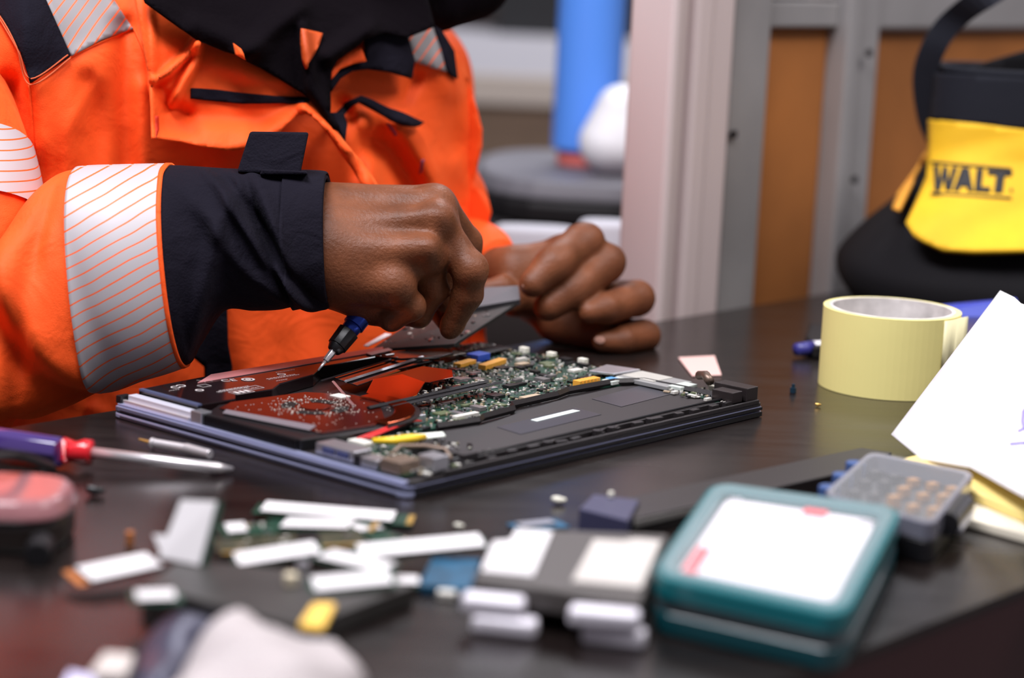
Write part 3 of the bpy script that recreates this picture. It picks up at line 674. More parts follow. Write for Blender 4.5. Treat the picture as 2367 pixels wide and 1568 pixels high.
lp('small_blue_connector', MB().rbox(.288, .094, .006, .008, .0099, .0130), mat('light_blue_plug', (.08, .30, .60), .4), bevel=.0003)
lp('wireless_shield', MB().prism([(.296, .100), (.290, .116), (.316, .122), (.322, .098)], .0125, .0140), silv, bevel=.0003)
m_ = MB()
for i in range(12): m_.box(.300 + i * .0018, .3009 + i * .0018, .070, .096, .0128, .0134)
lp('grey_card_slot', MB().box(.296, .323, .056, .098, .0100, .0127), mat('slot_grey', (.34, .34, .34), .4, metal=.3), bevel=.0003); lp('slot_ribs', m_, chipm[4])
blk_('white_bracket', .280, .300, .088, .097, .0100, .0125, mat('bracket_white', (.55, .60, .56), .4)); blk_('white_bracket', .300, .318, .048, .058, .0100, .0130, mat('bracket_white', (.55, .60, .56), .4))
for x, y in ((.316, .195), (.318, .172), (.319, .145), (.319, .036)): blk_('bright_screw_post', x - .0022, x + .0022, y - .003, y + .003, .0100, .0140, mat('post_white', (.80, .78, .68), .35))
lp('right_hinge', MB().box(.298, .309, .006, .022, .0099, .017).box(.311, .323, .004, .030, .0099, .0185), mat('hinge_dark', (.05, .04, .04), .35, metal=.6), bevel=.0005)
lp('hinge_springs', MB().tube([(.312, .034, .018), (.318, .042, .020), (.322, .050, .018)], .003, 10), mat('hinge_brown', (.16, .11, .085), .4, metal=.6), smooth=True)
blk_('dark_corner_block', .040, .052, .020, .036, .0099, .0165, blk); blk_('dark_corner_block', .054, .066, .010, .018, .0099, .0140, tray)
lp('clear_foil', MB().prism([(.205, .220), (.215, .200), (.262, .200), (.262, .224), (.225, .232)], .0150, .0154), mat('foil_grey', (.22, .20, .18), .2, metal=.6), bevel=.0001)
lp('green_strip', MB().rbox(.252, .226, .060, .0022, .0140, .0150, -.02), mat('green_strip', (.02, .22, .16), .3))
lp('black_ribbon', MB().rbox(.285, .205, .050, .014, .0128, .0134, .1), blk, bevel=.0002)
for i in range(2): lp('thin_cable', MB().tube([(.200 + i * .006, .224, .0165), (.205, .206, .0168), (.228, .199 - i * .003, .0165), (.250, .201, .0162), (.262, .214, .0155)], .0008, 6), blk, smooth=True)
o = quadslab('pink_card', [(1568, 826), (1652, 822), (1668, 866), (1600, 868)], .0003, .0015, mat('pinkish_card', (.78, .50, .46), .6), .0003, 'small pink card on the table behind the laptop corner', 'card')
# ------------------------------------------------------------------ the worker
person = empty('person', (-.30, 1.75, 0)); tag(person, 'person in an orange high visibility work jacket leaning over the opened laptop', 'person')
def own(o, par=None):
    par = par or person; o.parent = par; w = Vector((0, 0, 0)); q = par
    while q: w += Vector(q.location); q = q.parent
    o.location = Vector(o.location) - w; return o
orange = mat('hi_vis_orange', (.96, .098, .013), .62, spec=.2, bump=.3, bscale=1300)
skin = mat('skin_brown', (.165, .054, .022), .48, spec=.28, bump=.5, bscale=480, var=.32, vscale=45, sss=.06)
nail = mat('nail', (.46, .25, .19), .3)
# shared ripstop look of the orange: faint grid
def wrinkle(m, sc_=28, st=.55, dist=.006):
    nt = m.node_tree; b = nt.nodes['Principled BSDF']; old = b.inputs['Normal'].links[0].from_node
    tc = nt.nodes.new('ShaderNodeTexCoord'); n = nt.nodes.new('ShaderNodeTexNoise'); n.inputs['Scale'].default_value = sc_; n.inputs['Detail'].default_value = 3; n.inputs['Distortion'].default_value = .6
    bp = nt.nodes.new('ShaderNodeBump'); bp.inputs['Strength'].default_value = st; bp.inputs['Distance'].default_value = dist
    nt.links.new(tc.outputs['Object'], n.inputs['Vector']); nt.links.new(n.outputs[0], bp.inputs['Height']); nt.links.new(bp.outputs[0], old.inputs['Normal'])
wrinkle(orange); wrinkle(navy, 34, .6, .006)
nt = orange.node_tree; b = nt.nodes['Principled BSDF']
b.inputs['Sheen Weight'].default_value = .3; b.inputs['Sheen Tint'].default_value = (1, .35, .1, 1)
# reflective tape: silver with thin orange diagonals, laid out by UV
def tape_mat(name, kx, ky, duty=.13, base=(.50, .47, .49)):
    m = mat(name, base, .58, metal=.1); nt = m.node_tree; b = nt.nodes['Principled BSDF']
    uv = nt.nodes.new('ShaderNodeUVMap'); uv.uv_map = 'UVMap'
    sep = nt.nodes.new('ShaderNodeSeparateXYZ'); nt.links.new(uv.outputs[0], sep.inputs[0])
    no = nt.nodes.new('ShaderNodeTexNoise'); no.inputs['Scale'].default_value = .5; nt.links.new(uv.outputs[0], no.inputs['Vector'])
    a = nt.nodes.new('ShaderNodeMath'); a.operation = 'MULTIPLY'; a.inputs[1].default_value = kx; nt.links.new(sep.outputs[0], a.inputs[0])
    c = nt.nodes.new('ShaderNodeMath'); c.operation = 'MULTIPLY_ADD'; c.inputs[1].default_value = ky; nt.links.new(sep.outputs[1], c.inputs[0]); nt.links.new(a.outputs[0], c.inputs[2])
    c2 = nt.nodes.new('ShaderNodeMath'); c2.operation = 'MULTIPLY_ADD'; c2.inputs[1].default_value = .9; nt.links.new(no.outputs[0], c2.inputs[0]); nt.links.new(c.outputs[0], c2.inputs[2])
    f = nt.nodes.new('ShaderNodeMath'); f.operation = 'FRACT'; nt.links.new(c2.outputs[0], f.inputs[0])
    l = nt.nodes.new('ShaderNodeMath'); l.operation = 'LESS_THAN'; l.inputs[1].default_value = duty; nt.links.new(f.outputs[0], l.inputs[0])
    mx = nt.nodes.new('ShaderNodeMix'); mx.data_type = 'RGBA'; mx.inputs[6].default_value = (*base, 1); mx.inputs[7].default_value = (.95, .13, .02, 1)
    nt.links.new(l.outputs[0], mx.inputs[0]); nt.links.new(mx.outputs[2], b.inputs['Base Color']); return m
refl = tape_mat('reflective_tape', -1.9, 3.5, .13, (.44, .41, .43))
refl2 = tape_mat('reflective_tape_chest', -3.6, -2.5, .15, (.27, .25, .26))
refl3 = tape_mat('reflective_tape_upper', .5, 4.2, .14, (.50, .46, .48))
# --- torso surface: distance from camera as a smooth function of direction
FOLDS = [  # polyline, half width px, height m
    ([(20, 200), (45, 290), (85, 430)], 26, -.016),
    ([(200, 160), (165, 240), (120, 330)], 45, .010), ([(205, 190), (225, 300), (220, 400)], 30, -.006),
    ([(290, 60), (285, 200), (290, 380)], 26, -.010), ([(330, 200), (335, 390)], 20, .006), ([(90, 200), (100, 320), (105, 420)], 30, .008),
    ([(150, 420), (160, 300), (230, 180)], 18, .006),
    ([(865, 330), (905, 350), (960, 440)], 34, -.024), ([(830, 300), (850, 400), (880, 500)], 30, .014), ([(930, 300), (990, 400), (1010, 500)], 34, .014),
    ([(1050, 250), (1070, 400), (1060, 480)], 30, -.008), ([(790, 240), (835, 320), (830, 400)], 18, -.014),
    ([(1010, 150), (1060, 260), (1090, 330)], 34, .008), ([(960, 180), (935, 230)], 16, -.010), ([(1060, 380), (1110, 500)], 28, .010),
    ([(560, 700), (600, 900)], 50, .008), ([(700, 690), (690, 900)], 40, -.007), ([(640, 380), (800, 520)], 50, -.010), ([(120, 900), (240, 960)], 18, .007), ([(200, 930), (180, 1020)], 12, -.005)]
def torsoY(u, v):
    u = np.asarray(u, float); v = np.asarray(v, float)
    y = 1.375 + .225 * (u / 1130.0)
    y = y + .11 * np.clip((u - 1000) / 120, 0, 2) ** 2 * .45                  # turns away at the far arm
    y = y + .05 * np.clip((60 - u) / 200, 0, 2)
    y = y - .030 * np.exp(-((u - 760) / 260) ** 2) * np.clip((v + 100) / 400, 0, 1)   # chest stands forward at the zip
    y = y + .05 * np.clip((120 - v) / 250, 0, 1) ** 1.5                          # shoulders lean back from the collar
    for pl, w, a in FOLDS:
        d, p = pdist(u, v, pl); y = y - a * np.exp(-(d / w) ** 2) * (1 - .35 * p)
    y = y - .0022 * np.sin(u * .021 + v * .006) - .0016 * np.sin(u * .04 - v * .017)
    return y
jout = [(-230, 40), (-120, -60), (100, -110), (300, -150), (960, -100), (1003, 62), (1028, 82), (1052, 112), (1072, 150), (1088, 200), (1104, 255), (1115, 300), (1114, 340), (1104, 385), (1096, 425), (1112, 440), (1130, 465), (1136, 490), (1128, 520), (1120, 540),
        (1110, 640), (1120, 760), (1130, 900), (1110, 1100), (1080, 1400), (1060, 1700), (-40, 1750), (-180, 1400), (-230, 1000), (-250, 500)]
jacket = patch(jout, torsoY, 'jacket', orange, None, off=0, step=11, close_back=lambda u, v: torsoY(u * 0 + 560, v * 0 + 500) + .20 - .07 * (np.abs(u - 450) / 700) ** 2)
own(jacket)
jw = Vector((0, 0, 0))
def jp(poly, name, m, off=.0018, thick=.0016, yfn=None, step=9, **k):
    o = patch(poly, yfn or torsoY, name, m, None, off=off, thick=thick, step=step, **k); return own(o, jacket)
piping = mat('orange_thread', (.55, .10, .03), .8)
jp([(-60, -90), (60, -60), (105, 0), (163, 130), (118, 160), (70, 192), (48, 120), (0, 38), (-40, -20)], 'shoulder_patch', navy, .0030)
for ln in ([(-10, 30), (10, 62), (44, 122), (72, 182), (157, 127)], [(-40, -10), (4, 44), (38, 108), (70, 196), (163, 134)]):
    m_ = MB(); L_ = spline(ln, 8); yy = torsoY(L_[:, 0], L_[:, 1]) - .0042; m_.tube([D(a, b_, y) for (a, b_), y in zip(L_, yy)], .0005, 6); own(m_.build('stitching', piping, smooth=True), jacket)
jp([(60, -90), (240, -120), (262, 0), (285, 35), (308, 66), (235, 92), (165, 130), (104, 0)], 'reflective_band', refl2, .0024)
# panel seams
for ln in ([(66, 196), (76, 300), (84, 425)], [(72, 195), (170, 128), (310, 64)], [(310, 66), (335, 130), (346, 220)]):
    m_ = MB(); L_ = spline(ln, 8); yy = torsoY(L_[:, 0], L_[:, 1]) - .001; m_.tube([D(a, b_, y) for (a, b_), y in zip(L_, yy)], .0008, 6); own(m_.build('seam', orange, smooth=True), jacket)
# the chest flap standing off the front, with its folded left edge
def flapoff(u, v):
    base = .006 + .020 * np.clip((v - 20) / 320, 0, 1)
    edge, _ = pdist(u, v, [(352, 325), (460, 340), (530, 346), (600, 330), (650, 290), (700, 250), (730, 258), (780, 320), (850, 430)])
    y = base + .010 * np.exp(-(edge / 22) ** 2)
    for pl, w, a in (([(458, 98), (430, 130), (385, 170), (358, 186)], 9, .016), ([(458, 98), (452, 140), (425, 185), (398, 240)], 9, .014), ([(440, 130), (400, 190)], 16, -.006), ([(362, 190), (395, 245), (430, 262)], 18, -.009),
                     ([(345, 0), (352, 160), (350, 320)], 10, .008), ([(450, 270), (560, 280), (690, 255)], 26, -.004), ([(480, 310), (560, 310)], 26, .007), ([(500, 150), (640, 185)], 30, .006), ([(700, 250), (760, 300), (800, 350)], 10, .012)):
        d, _ = pdist(u, v, pl); y = y + a * np.exp(-(d / w) ** 2)
    return y
jp([(306, -40), (330, -20), (400, 40), (450, 78), (520, 112), (620, 150), (700, 205), (722, 228), (760, 280), (800, 335), (840, 380), (880, 440), (900, 520), (870, 520), (846, 440), (800, 370), (765, 318), (735, 280), (708, 262), (690, 266), (665, 285), (640, 310), (600, 335), (560, 346), (520, 348), (470, 340), (420, 328), (352, 320), (350, 250), (344, 170), (325, 60)], 'chest_flap', orange, flapoff, .0016, step=7)
def zo(u, v): return flapoff(u, v) + .0022
jp([(442, 204), (500, 208), (560, 215), (640, 222), (720, 228), (714, 236), (700, 239), (560, 240), (490, 233), (441, 228)], 'pocket_zip', navy, zo, .0022, step=6)
jp([(358, 268), (366, 268), (367, 300), (359, 322)], 'bar_tack', mat('tack_red', (.65, .03, .01), .7), zo, .0006, step=6)
# navy yoke, inner placket and collar
def navoff(u, v):
    y = .010 + 0 * u
    for pl, w, a in (([(560, 130), (640, 60), (690, 20)], 22, .014), ([(700, 60), (720, 200), (775, 290)], 12, .012), ([(760, 130), (790, 110), (850, 70)], 20, .016), ([(450, 60), (600, 120)], 24, .008)):
        d, _ = pdist(u, v, pl); y = y + a * np.exp(-(d / w) ** 2)
    return y
hoodm = mat('shaded_navy_black', (.0026, .0013, .0026), .95, spec=.08, bump=.4, bscale=500)  # collar's navy darkened, shade put into the colour; the hood shares this black
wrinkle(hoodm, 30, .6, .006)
jp([(318, -40), (960, -110), (1004, 62), (940, 88), (890, 76), (845, 88), (815, 112), (778, 138), (764, 165), (762, 200), (762, 262), (782, 290), (800, 336), (770, 300), (735, 250), (715, 226), (640, 178), (600, 156), (566, 138), (545, 126), (520, 118), (450, 90), (400, 52), (335, 5)], 'shaded_collar', hoodm, lambda u, v: navoff(u, v) + .022, .002)
def inset(poly, name, m, o1): return jp(poly, name, m, lambda u, v: navoff(u, v) + o1, .0016, step=6)
inset([(696, 66), (745, 78), (735, 110), (716, 140), (708, 160), (700, 140), (696, 100)], 'lining_panel', mat('lining_orange', (.55, .07, .006), .6), .0255)
inset([(540, 100), (556, 112), (568, 138), (546, 126)], 'lining_panel', orange, .0255)
jp([(842, 78), (890, 70), (940, 84), (950, 120), (956, 142), (948, 182), (938, 178), (900, 166), (850, 160), (815, 164), (785, 182), (764, 212), (760, 180), (790, 158), (818, 148), (845, 143)], 'navy_trim', navy, .020, .003)
jp([(768, 160), (800, 122), (834, 110), (846, 142), (815, 148), (785, 160), (764, 185)], 'collar_fold', orange, .026, .002)
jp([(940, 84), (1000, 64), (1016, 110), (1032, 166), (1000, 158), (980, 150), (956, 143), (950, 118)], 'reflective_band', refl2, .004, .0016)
jp([(1000, 58), (1020, 72), (1048, 118), (1056, 182), (1044, 176), (1030, 160), (1018, 110)], 'shoulder_patch', navy, .005, .002, step=6)
jp([(772, 278), (782, 258), (800, 236), (832, 222), (860, 232), (900, 252), (976, 284), (964, 293), (945, 291), (900, 276), (864, 254), (832, 236), (812, 246), (792, 268), (778, 282)], 'pocket_zip', navy, .012, .004, step=6)
jp([(762, 262), (790, 262), (800, 290), (798, 330), (782, 300)], 'front_zip', navy, .024, .003, step=6)
for q in ([(892, 285), (902, 288), (918, 312), (912, 314)], [(974, 370), (981, 368), (975, 400), (968, 402)]): jp(q, 'bar_tack', mat('tack_purple', (.30, .04, .09), .7), .006, .0008, step=5)
# hem trim and back-side strap seen under the cuff
jp([(470, 560), (520, 560), (524, 700), (528, 800), (537, 850), (530, 980), (480, 980), (474, 850), (440, 820), (436, 700)], 'navy_side_strip', navy, .020, .004)
# --- sleeves: rings through top and bottom outline points
def sleeve(st, n=48, steps=8, fold=None):
    S = spline(st, steps); vs = []; uv = []
    for i, (tu, tv, bu, bv, Y, dr) in enumerate(S):
        a = np.array(D(tu, tv, Y)); b_ = np.array(D(bu, bv, Y - .01)); c = (a + b_) / 2; h_ = (a - b_) / 2
        for k in range(n):
            t = k * math.tau / n; f_ = fold((tu + bu) / 2, t) if fold else 0
            cc = math.copysign(abs(math.cos(t)) ** .9, math.cos(t)); ss = math.copysign(abs(math.sin(t)) ** .9, math.sin(t))
            vs.append(c + h_ * cc * (1 + f_ * .2) + np.array((0, -1, 0)) * ss * (dr + f_ * .034)); 
            pu = (tu + bu) / 2 + (tu - bu) / 2 * cc; pv = (tv + bv) / 2 + (tv - bv) / 2 * cc; uv.append((pu / 100, -pv / 100 if ss > 0 else -(pv + 30) / 100))
    return S, np.array(vs), uv
def slmesh(vs, uv, i0, i1, n, name, m, par, off=0, cap=True, thick=None):
    idx = range(i0 * n, (i1 + 1) * n); v_ = vs[i0 * n:(i1 + 1) * n].copy()
    if off:
        for i in range(i1 - i0 + 1): c = v_[i * n:(i + 1) * n].mean(0); d_ = v_[i * n:(i + 1) * n] - c; v_[i * n:(i + 1) * n] = c + d_ * (1 + off / np.linalg.norm(d_, axis=1, keepdims=True))
    fs = [(i * n + k, i * n + (k + 1) % n, (i + 1) * n + (k + 1) % n, (i + 1) * n + k) for i in range(i1 - i0) for k in range(n)]
    me = bpy.data.meshes.new(name); me.from_pydata(v_.tolist(), [], fs); l = me.uv_layers.new(name='UVMap')
    for lp_ in me.loops: l.data[lp_.index].uv = uv[i0 * n + lp_.vertex_index]
    bm = bmesh.new(); bm.from_mesh(me); bmesh.ops.recalc_face_normals(bm, faces=bm.faces); bm.to_mesh(me); bm.free()
    o = link(name, me, m, None, True); s_ = o.modifiers.new('s', 'SOLIDIFY'); s_.thickness = thick or .0018; s_.offset = -1
    return own(o, par)
YS = 1.335
ST = [(-330, 640, -150, 1180, 1.30, .06), (-200, 720, -110, 1110, 1.31, .062), (-60, 650, -60, 1035, 1.32, .062), (0, 572, 10, 976, 1.325, .062), (62, 468, 70, 958, 1.33, .061), (118, 412, 130, 944, 1.333, .060), (175, 392, 234, 905, YS, .058), (280, 387, 335, 872, YS, .056), (386, 385, 436, 836, 1.34, .054),
      (440, 387, 462, 800, 1.342, .05), (500, 391, 522, 715, 1.345, .045), (560, 394, 590, 716, 1.35, .042), (610, 400, 648, 712, 1.352, .040), (660, 402, 680, 706, 1.355, .040), (742, 405, 752, 702, 1.36, .038), (756, 412, 764, 694, 1.36, .036)]
def sfold(u, t):
    ph = math.sin(t)
    f_ = 0
    for (u0, t0, slope, w, a) in ((556, .9, 100, 17, .30), (592, .95, 90, 16, -.34), (642, .9, 40, 16, .24), (620, 1.2, 40, 13, -.26), (500, 1.1, 120, 22, .15), (470, 2.4, -60, 26, .25), (70, 1.1, 90, 34, .28), (10, 1.3, 120, 40, -.42), (120, 2.3, 60, 26, .2), (150, .6, -50, 30, -.2), (-60, 1.4, 100, 40, .3), (330, 1.6, 40, 60, .05), (250, 2.0, 60, 30, -.06), (500, 1.5, 50, 30, -.12)):
        x = u - u0 - slope * (t - t0); f_ += a * math.exp(-(x / w) ** 2) * max(0, ph) ** .5
    return f_
NS, NR = 14, 96
S_, VS, UV = sleeve(ST, NR, NS, sfold)
slv = slmesh(VS, UV, 0, 8 * NS, NR, 'sleeve', orange, jacket)
slmesh(VS, UV, 6 * NS, 8 * NS, NR, 'reflective_band', refl, jacket, .0016)
# thin orange seam at the cuff joint
slmesh(VS, UV, 8 * NS - 1, 8 * NS + 1, NR, 'cuff_seam', orange, jacket, .0019, thick=.0022)
slmesh(VS, UV, 8 * NS, 15 * NS, NR, 'cuff', navy, jacket, .0004, thick=.0022)
slmesh(VS, UV, 13 * NS, 15 * NS - 2, NR, 'cuff_band', navy, jacket, .0026, thick=.002)
# cuff tab standing up
m_ = MB(); Yt = 1.35
m_.hexa([D(548, 398, Yt - .012), D(694, 404, Yt - .012), D(694, 404, Yt - .006), D(548, 398, Yt - .006)], [D(578, 304, Yt - .004), D(714, 306, Yt - .004), D(714, 306, Yt + .002), D(578, 304, Yt + .002)])
own(m_.build('cuff_tab', navy, bevel=.0015), jacket)
m_ = MB(); m_.hexa([D(600, 404, Yt - .016), D(712, 404, Yt - .016), D(712, 400, Yt + .01), D(600, 400, Yt + .01)], [D(606, 392, Yt - .016), D(708, 396, Yt - .016), D(708, 394, Yt + .01), D(606, 390, Yt + .01)])
own(m_.build('cuff_tab_loop', navy, bevel=.001), jacket)
# near upper arm from shoulder to elbow
UA = [(-280, 60, 1.43, .066), (-225, 200, 1.40, .062), (-175, 300, 1.385, .060), (-135, 400, 1.37, .058), (-115, 520, 1.35, .058), (-130, 700, 1.33, .060), (-170, 880, 1.315, .060), (-230, 950, 1.31, .05)]
U_ = spline([(u, v, Y, r_) for u, v, Y, r_ in UA], 6)
m_ = MB(); m_.tube([D(u, v, Y) for u, v, Y, r_ in U_], [r_ for *_, r_ in U_], 36); own(m_.build('upper_sleeve', orange, smooth=True), jacket)
me_ = MB(); seg = [q for q in U_ if 395 < q[1] < 540]; me_.tube([D(u, v, Y) for u, v, Y, r_ in seg], [r_ + .0022 for *_, r_ in seg], 48, closed=False); ub = me_.build('reflective_band', refl3, smooth=True)
uvl = ub.data.uv_layers.new(name='UVMap')
for lp_ in ub.data.loops: co = ub.data.vertices[lp_.vertex_index].co; uvl.data[lp_.index].uv = (co.x * 40, co.z * 40)
own(ub, jacket)
# far sleeve to the far hand
FA = [(935, 190, 1.735, .049), (950, 330, 1.71, .050), (990, 420, 1.68, .040), (1042, 482, 1.65, .031), (1066, 538, 1.63, .020), (1112, 592, 1.595, .025), (1145, 615, 1.58, .021)]
F_ = spline(FA, 6); m_ = MB(); m_.tube([D(u, v, Y) for u, v, Y, r_ in F_], [r_ for *_, r_ in F_], 32); own(m_.build('sleeve', orange, smooth=True), jacket)
v_, q_ = sdf_mesh([[tuple(D(-150, 110, 1.50)), .060, tuple(D(300, 60, 1.60)), .075, .03], [tuple(D(300, 60, 1.60)), .075, tuple(D(700, 90, 1.72)), .070, .03], [tuple(D(700, 90, 1.72)), .070, tuple(D(925, 190, 1.735)), .051, .03], [tuple(D(925, 190, 1.735)), .051, tuple(D(950, 330, 1.712)), .051, .03], [tuple(D(500, 300, 1.70)), .12, tuple(D(500, 900, 1.66)), .11, .03]], .006, .03)
me = bpy.data.meshes.new('jacket_back'); me.from_pydata(v_.tolist(), [], q_.tolist()); own(link('jacket_back', me, orange, None, True), jacket)
# --- body: head, neck, arms and hands as one mesh
def bump_(u, v, Y, r): return pr(u, v, Y, r, u + 1, v, Y, r, .009)
def pr(u1, v1, Y1, r1, u2, v2, Y2, r2, k=None):
    q = [tuple(D(u1, v1, Y1)), r1 * Y1 / FPX, tuple(D(u2, v2, Y2)), r2 * Y2 / FPX]
    return q + ([k] if k else [])
hand1 = [pr(600, 560, 1.365, 100, 740, 560, 1.362, 108), pr(740, 520, 1.372, 92, 800, 516, 1.378, 80),
    pr(770, 500, 1.375, 76, 1000, 482, 1.392, 54), pr(770, 540, 1.362, 88, 1010, 512, 1.374, 50), pr(760, 590, 1.350, 90, 985, 590, 1.352, 50), pr(770, 630, 1.350, 78, 912, 660, 1.342, 52),
    pr(790, 650, 1.36, 58, 880, 700, 1.362, 48), pr(760, 560, 1.385, 100, 960, 560, 1.40, 70), pr(900, 560, 1.37, 80, 960, 640, 1.375, 60),
    # tendons
    pr(800, 455, 1.366, 12, 1005, 466, 1.368, 24, .012), pr(790, 520, 1.352, 10, 1010, 502, 1.350, 24, .012), pr(800, 585, 1.342, 10, 985, 574, 1.337, 26, .012), pr(1035, 590, 1.395, 36, 1030, 690, 1.400, 34, .006),
    # index finger (behind)
    pr(1005, 478, 1.392, 50, 1078, 560, 1.415, 36, .006), pr(1078, 560, 1.415, 36, 1086, 650, 1.425, 30, .004), pr(1086, 650, 1.425, 30, 1058, 720, 1.425, 24, .004),
    # middle finger (front)
    pr(1005, 520, 1.370, 48, 1084, 620, 1.362, 38, .006), pr(1084, 620, 1.362, 38, 1082, 680, 1.365, 35, .003), pr(1082, 680, 1.365, 35, 1046, 750, 1.372, 27, .003), pr(1046, 750, 1.372, 27, 1040, 762, 1.372, 24, .003),
    # ring finger curled
    pr(978, 590, 1.360, 48, 1000, 668, 1.368, 36, .005), pr(1000, 668, 1.368, 36, 968, 728, 1.372, 30, .003), pr(968, 728, 1.372, 30, 925, 728, 1.385, 26, .003),
    # little finger curled
    pr(908, 668, 1.345, 44, 950, 708, 1.350, 34, .004), pr(950, 708, 1.350, 34, 905, 738, 1.352, 28, .003), pr(905, 738, 1.352, 28, 868, 722, 1.362, 25, .003),
    bump_(1008, 470, 1.377, 40), bump_(1012, 512, 1.357, 38), bump_(1090, 626, 1.358, 32), bump_(906, 655, 1.337, 36),
    # thumb on the far side
    pr(850, 600, 1.41, 50, 960, 660, 1.425, 36), pr(960, 660, 1.425, 36, 1010, 710, 1.42, 28, .004), pr(1010, 710, 1.42, 28, 1030, 745, 1.405, 22, .004),
    # heel of the hand
    pr(780, 660, 1.355, 52, 850, 706, 1.362, 40)]
hand2 = [pr(1060, 620, 1.60, 56, 1190, 622, 1.565, 50), pr(1190, 618, 1.565, 48, 1320, 600, 1.575, 56), pr(1190, 650, 1.56, 46, 1330, 690, 1.575, 58), pr(1320, 600, 1.575, 56, 1340, 700, 1.575, 56),
    # index
    pr(1300, 590, 1.575, 46, 1346, 566, 1.545, 42, .005), pr(1342, 564, 1.545, 47, 1275, 616, 1.515, 42, .004), pr(1275, 616, 1.515, 42, 1232, 656, 1.505, 33, .004),
    # middle
    pr(1350, 620, 1.575, 46, 1396, 610, 1.548, 42, .004), pr(1392, 612, 1.548, 48, 1318, 674, 1.522, 43, .003), pr(1318, 674, 1.522, 43, 1268, 708, 1.514, 36, .003),
    # ring
    pr(1370, 690, 1.575, 46, 1472, 690, 1.555, 41, .004), pr(1472, 690, 1.555, 41, 1400, 714, 1.527, 38, .004), pr(1400, 712, 1.525, 33, 1362, 722, 1.518, 28, .003),
    # little
    pr(1300, 745, 1.565, 44, 1400, 762, 1.565, 38, .005), pr(1400, 762, 1.565, 38, 1492, 778, 1.555, 34, .003), pr(1488, 776, 1.555, 39, 1440, 786, 1.534, 34, .003), pr(1280, 750, 1.56, 40, 1385, 776, 1.548, 38, .006), pr(1440, 790, 1.532, 30, 1392, 790, 1.525, 25, .003),
    pr(1230, 700, 1.565, 46, 1310, 745, 1.56, 46),
    bump_(1362, 552, 1.546, 30), bump_(1410, 602, 1.550, 31), bump_(1298, 598, 1.518, 30), bump_(1344, 655, 1.526, 30),
    # thumb lying along the top of the frame
    pr(1240, 700, 1.56, 40, 1190, 700, 1.545, 34, .005), pr(1190, 690, 1.545, 32, 1160, 664, 1.542, 25, .004), pr(1160, 664, 1.542, 25, 1128, 668, 1.54, 22, .004)]
hc = Vector((-.155, 1.66, 0)); hz = D(820, -150, 1.60).z
def hp(x, y, z, r1, x2, y2, z2, r2, k=.02):
    # head frame: facing down and toward the camera-right; x right, y forward, z up
    f = Vector((.45, -.60, -.55)).normalized(); s_ = Vector((.8, .6, 0)).normalized(); s_ = (s_ - f * s_.dot(f)).normalized(); up = s_.cross(f)
    if up.z < 0: up = -up
    o_ = Vector((hx, hy, hz0))
    g = lambda a, b_, c: tuple(o_ + s_ * a + f * b_ + up * c)
    return [g(x, y, z), r1, g(x2, y2, z2), r2, k]
h0 = D(780, -215, 1.60); hx, hy, hz0 = h0
head = [hp(0, -.01, .03, .080, 0, .0, .06, .078), hp(0, .02, -.03, .062, 0, .045, -.075, .034), hp(-.03, .055, .0, .03, .03, .055, .0, .03), hp(0, .08, .01, .010, 0, .098, -.022, .013, .01), hp(-.018, .085, -.052, .008, .018, .085, -.052, .008, .008), hp(-.016, .085, -.062, .008, .016, .085, -.062, .008, .008),
    hp(0, .075, -.09, .016, 0, .065, -.085, .02, .015), hp(-.035, .075, .035, .009, -.012, .08, .036, .009, .01), hp(.012, .08, .036, .009, .035, .075, .035, .009, .01), hp(-.03, .074, .015, .0115, -.029, .0745, .015, .0115, .004), hp(.03, .074, .015, .0115, .029, .0745, .015, .0115, .004),
    hp(-.082, -.005, .02, .016, -.080, -.01, -.012, .012, .006), hp(.082, -.005, .02, .016, .080, -.01, -.012, .012, .006)]
sh = D(640, 300, 1.66); nk = D(720, 20, 1.66)
head += [[tuple(h0 + Vector((-.02, .03, -.02))), .055, tuple(nk), .058, .02], [tuple(nk), .058, tuple(sh), .09, .04], [tuple(sh), .10, tuple(sh + Vector((0, .02, -.35))), .10, .04]]
arm = [[tuple(D(-20, 250, 1.50)), .05, tuple(D(-190, 860, 1.325)), .04, .02], [tuple(D(-190, 860, 1.325)), .04, tuple(D(620, 560, 1.365)), .027, .02], [tuple(sh), .07, tuple(D(-20, 250, 1.50)), .05, .03],
       [tuple(sh), .07, tuple(D(935, 220, 1.735)), .034, .03], [tuple(D(935, 220, 1.735)), .032, tuple(D(1040, 486, 1.65)), .017, .02], [tuple(D(1040, 486, 1.65)), .016, tuple(D(1110, 606, 1.59)), .018, .02]]
VV, QQ = [], []; off_ = 0
for prims, h_, k_s in ((hand1, .00115, .008), (hand2, .0013, .007), (head, .0035, .02), (arm, .005, .02)):
    v_, q_ = sdf_mesh(prims, h_, k_s); VV.append(v_); QQ.append(q_ + off_); off_ += len(v_)
VV = np.vstack(VV); QQ = np.vstack(QQ)
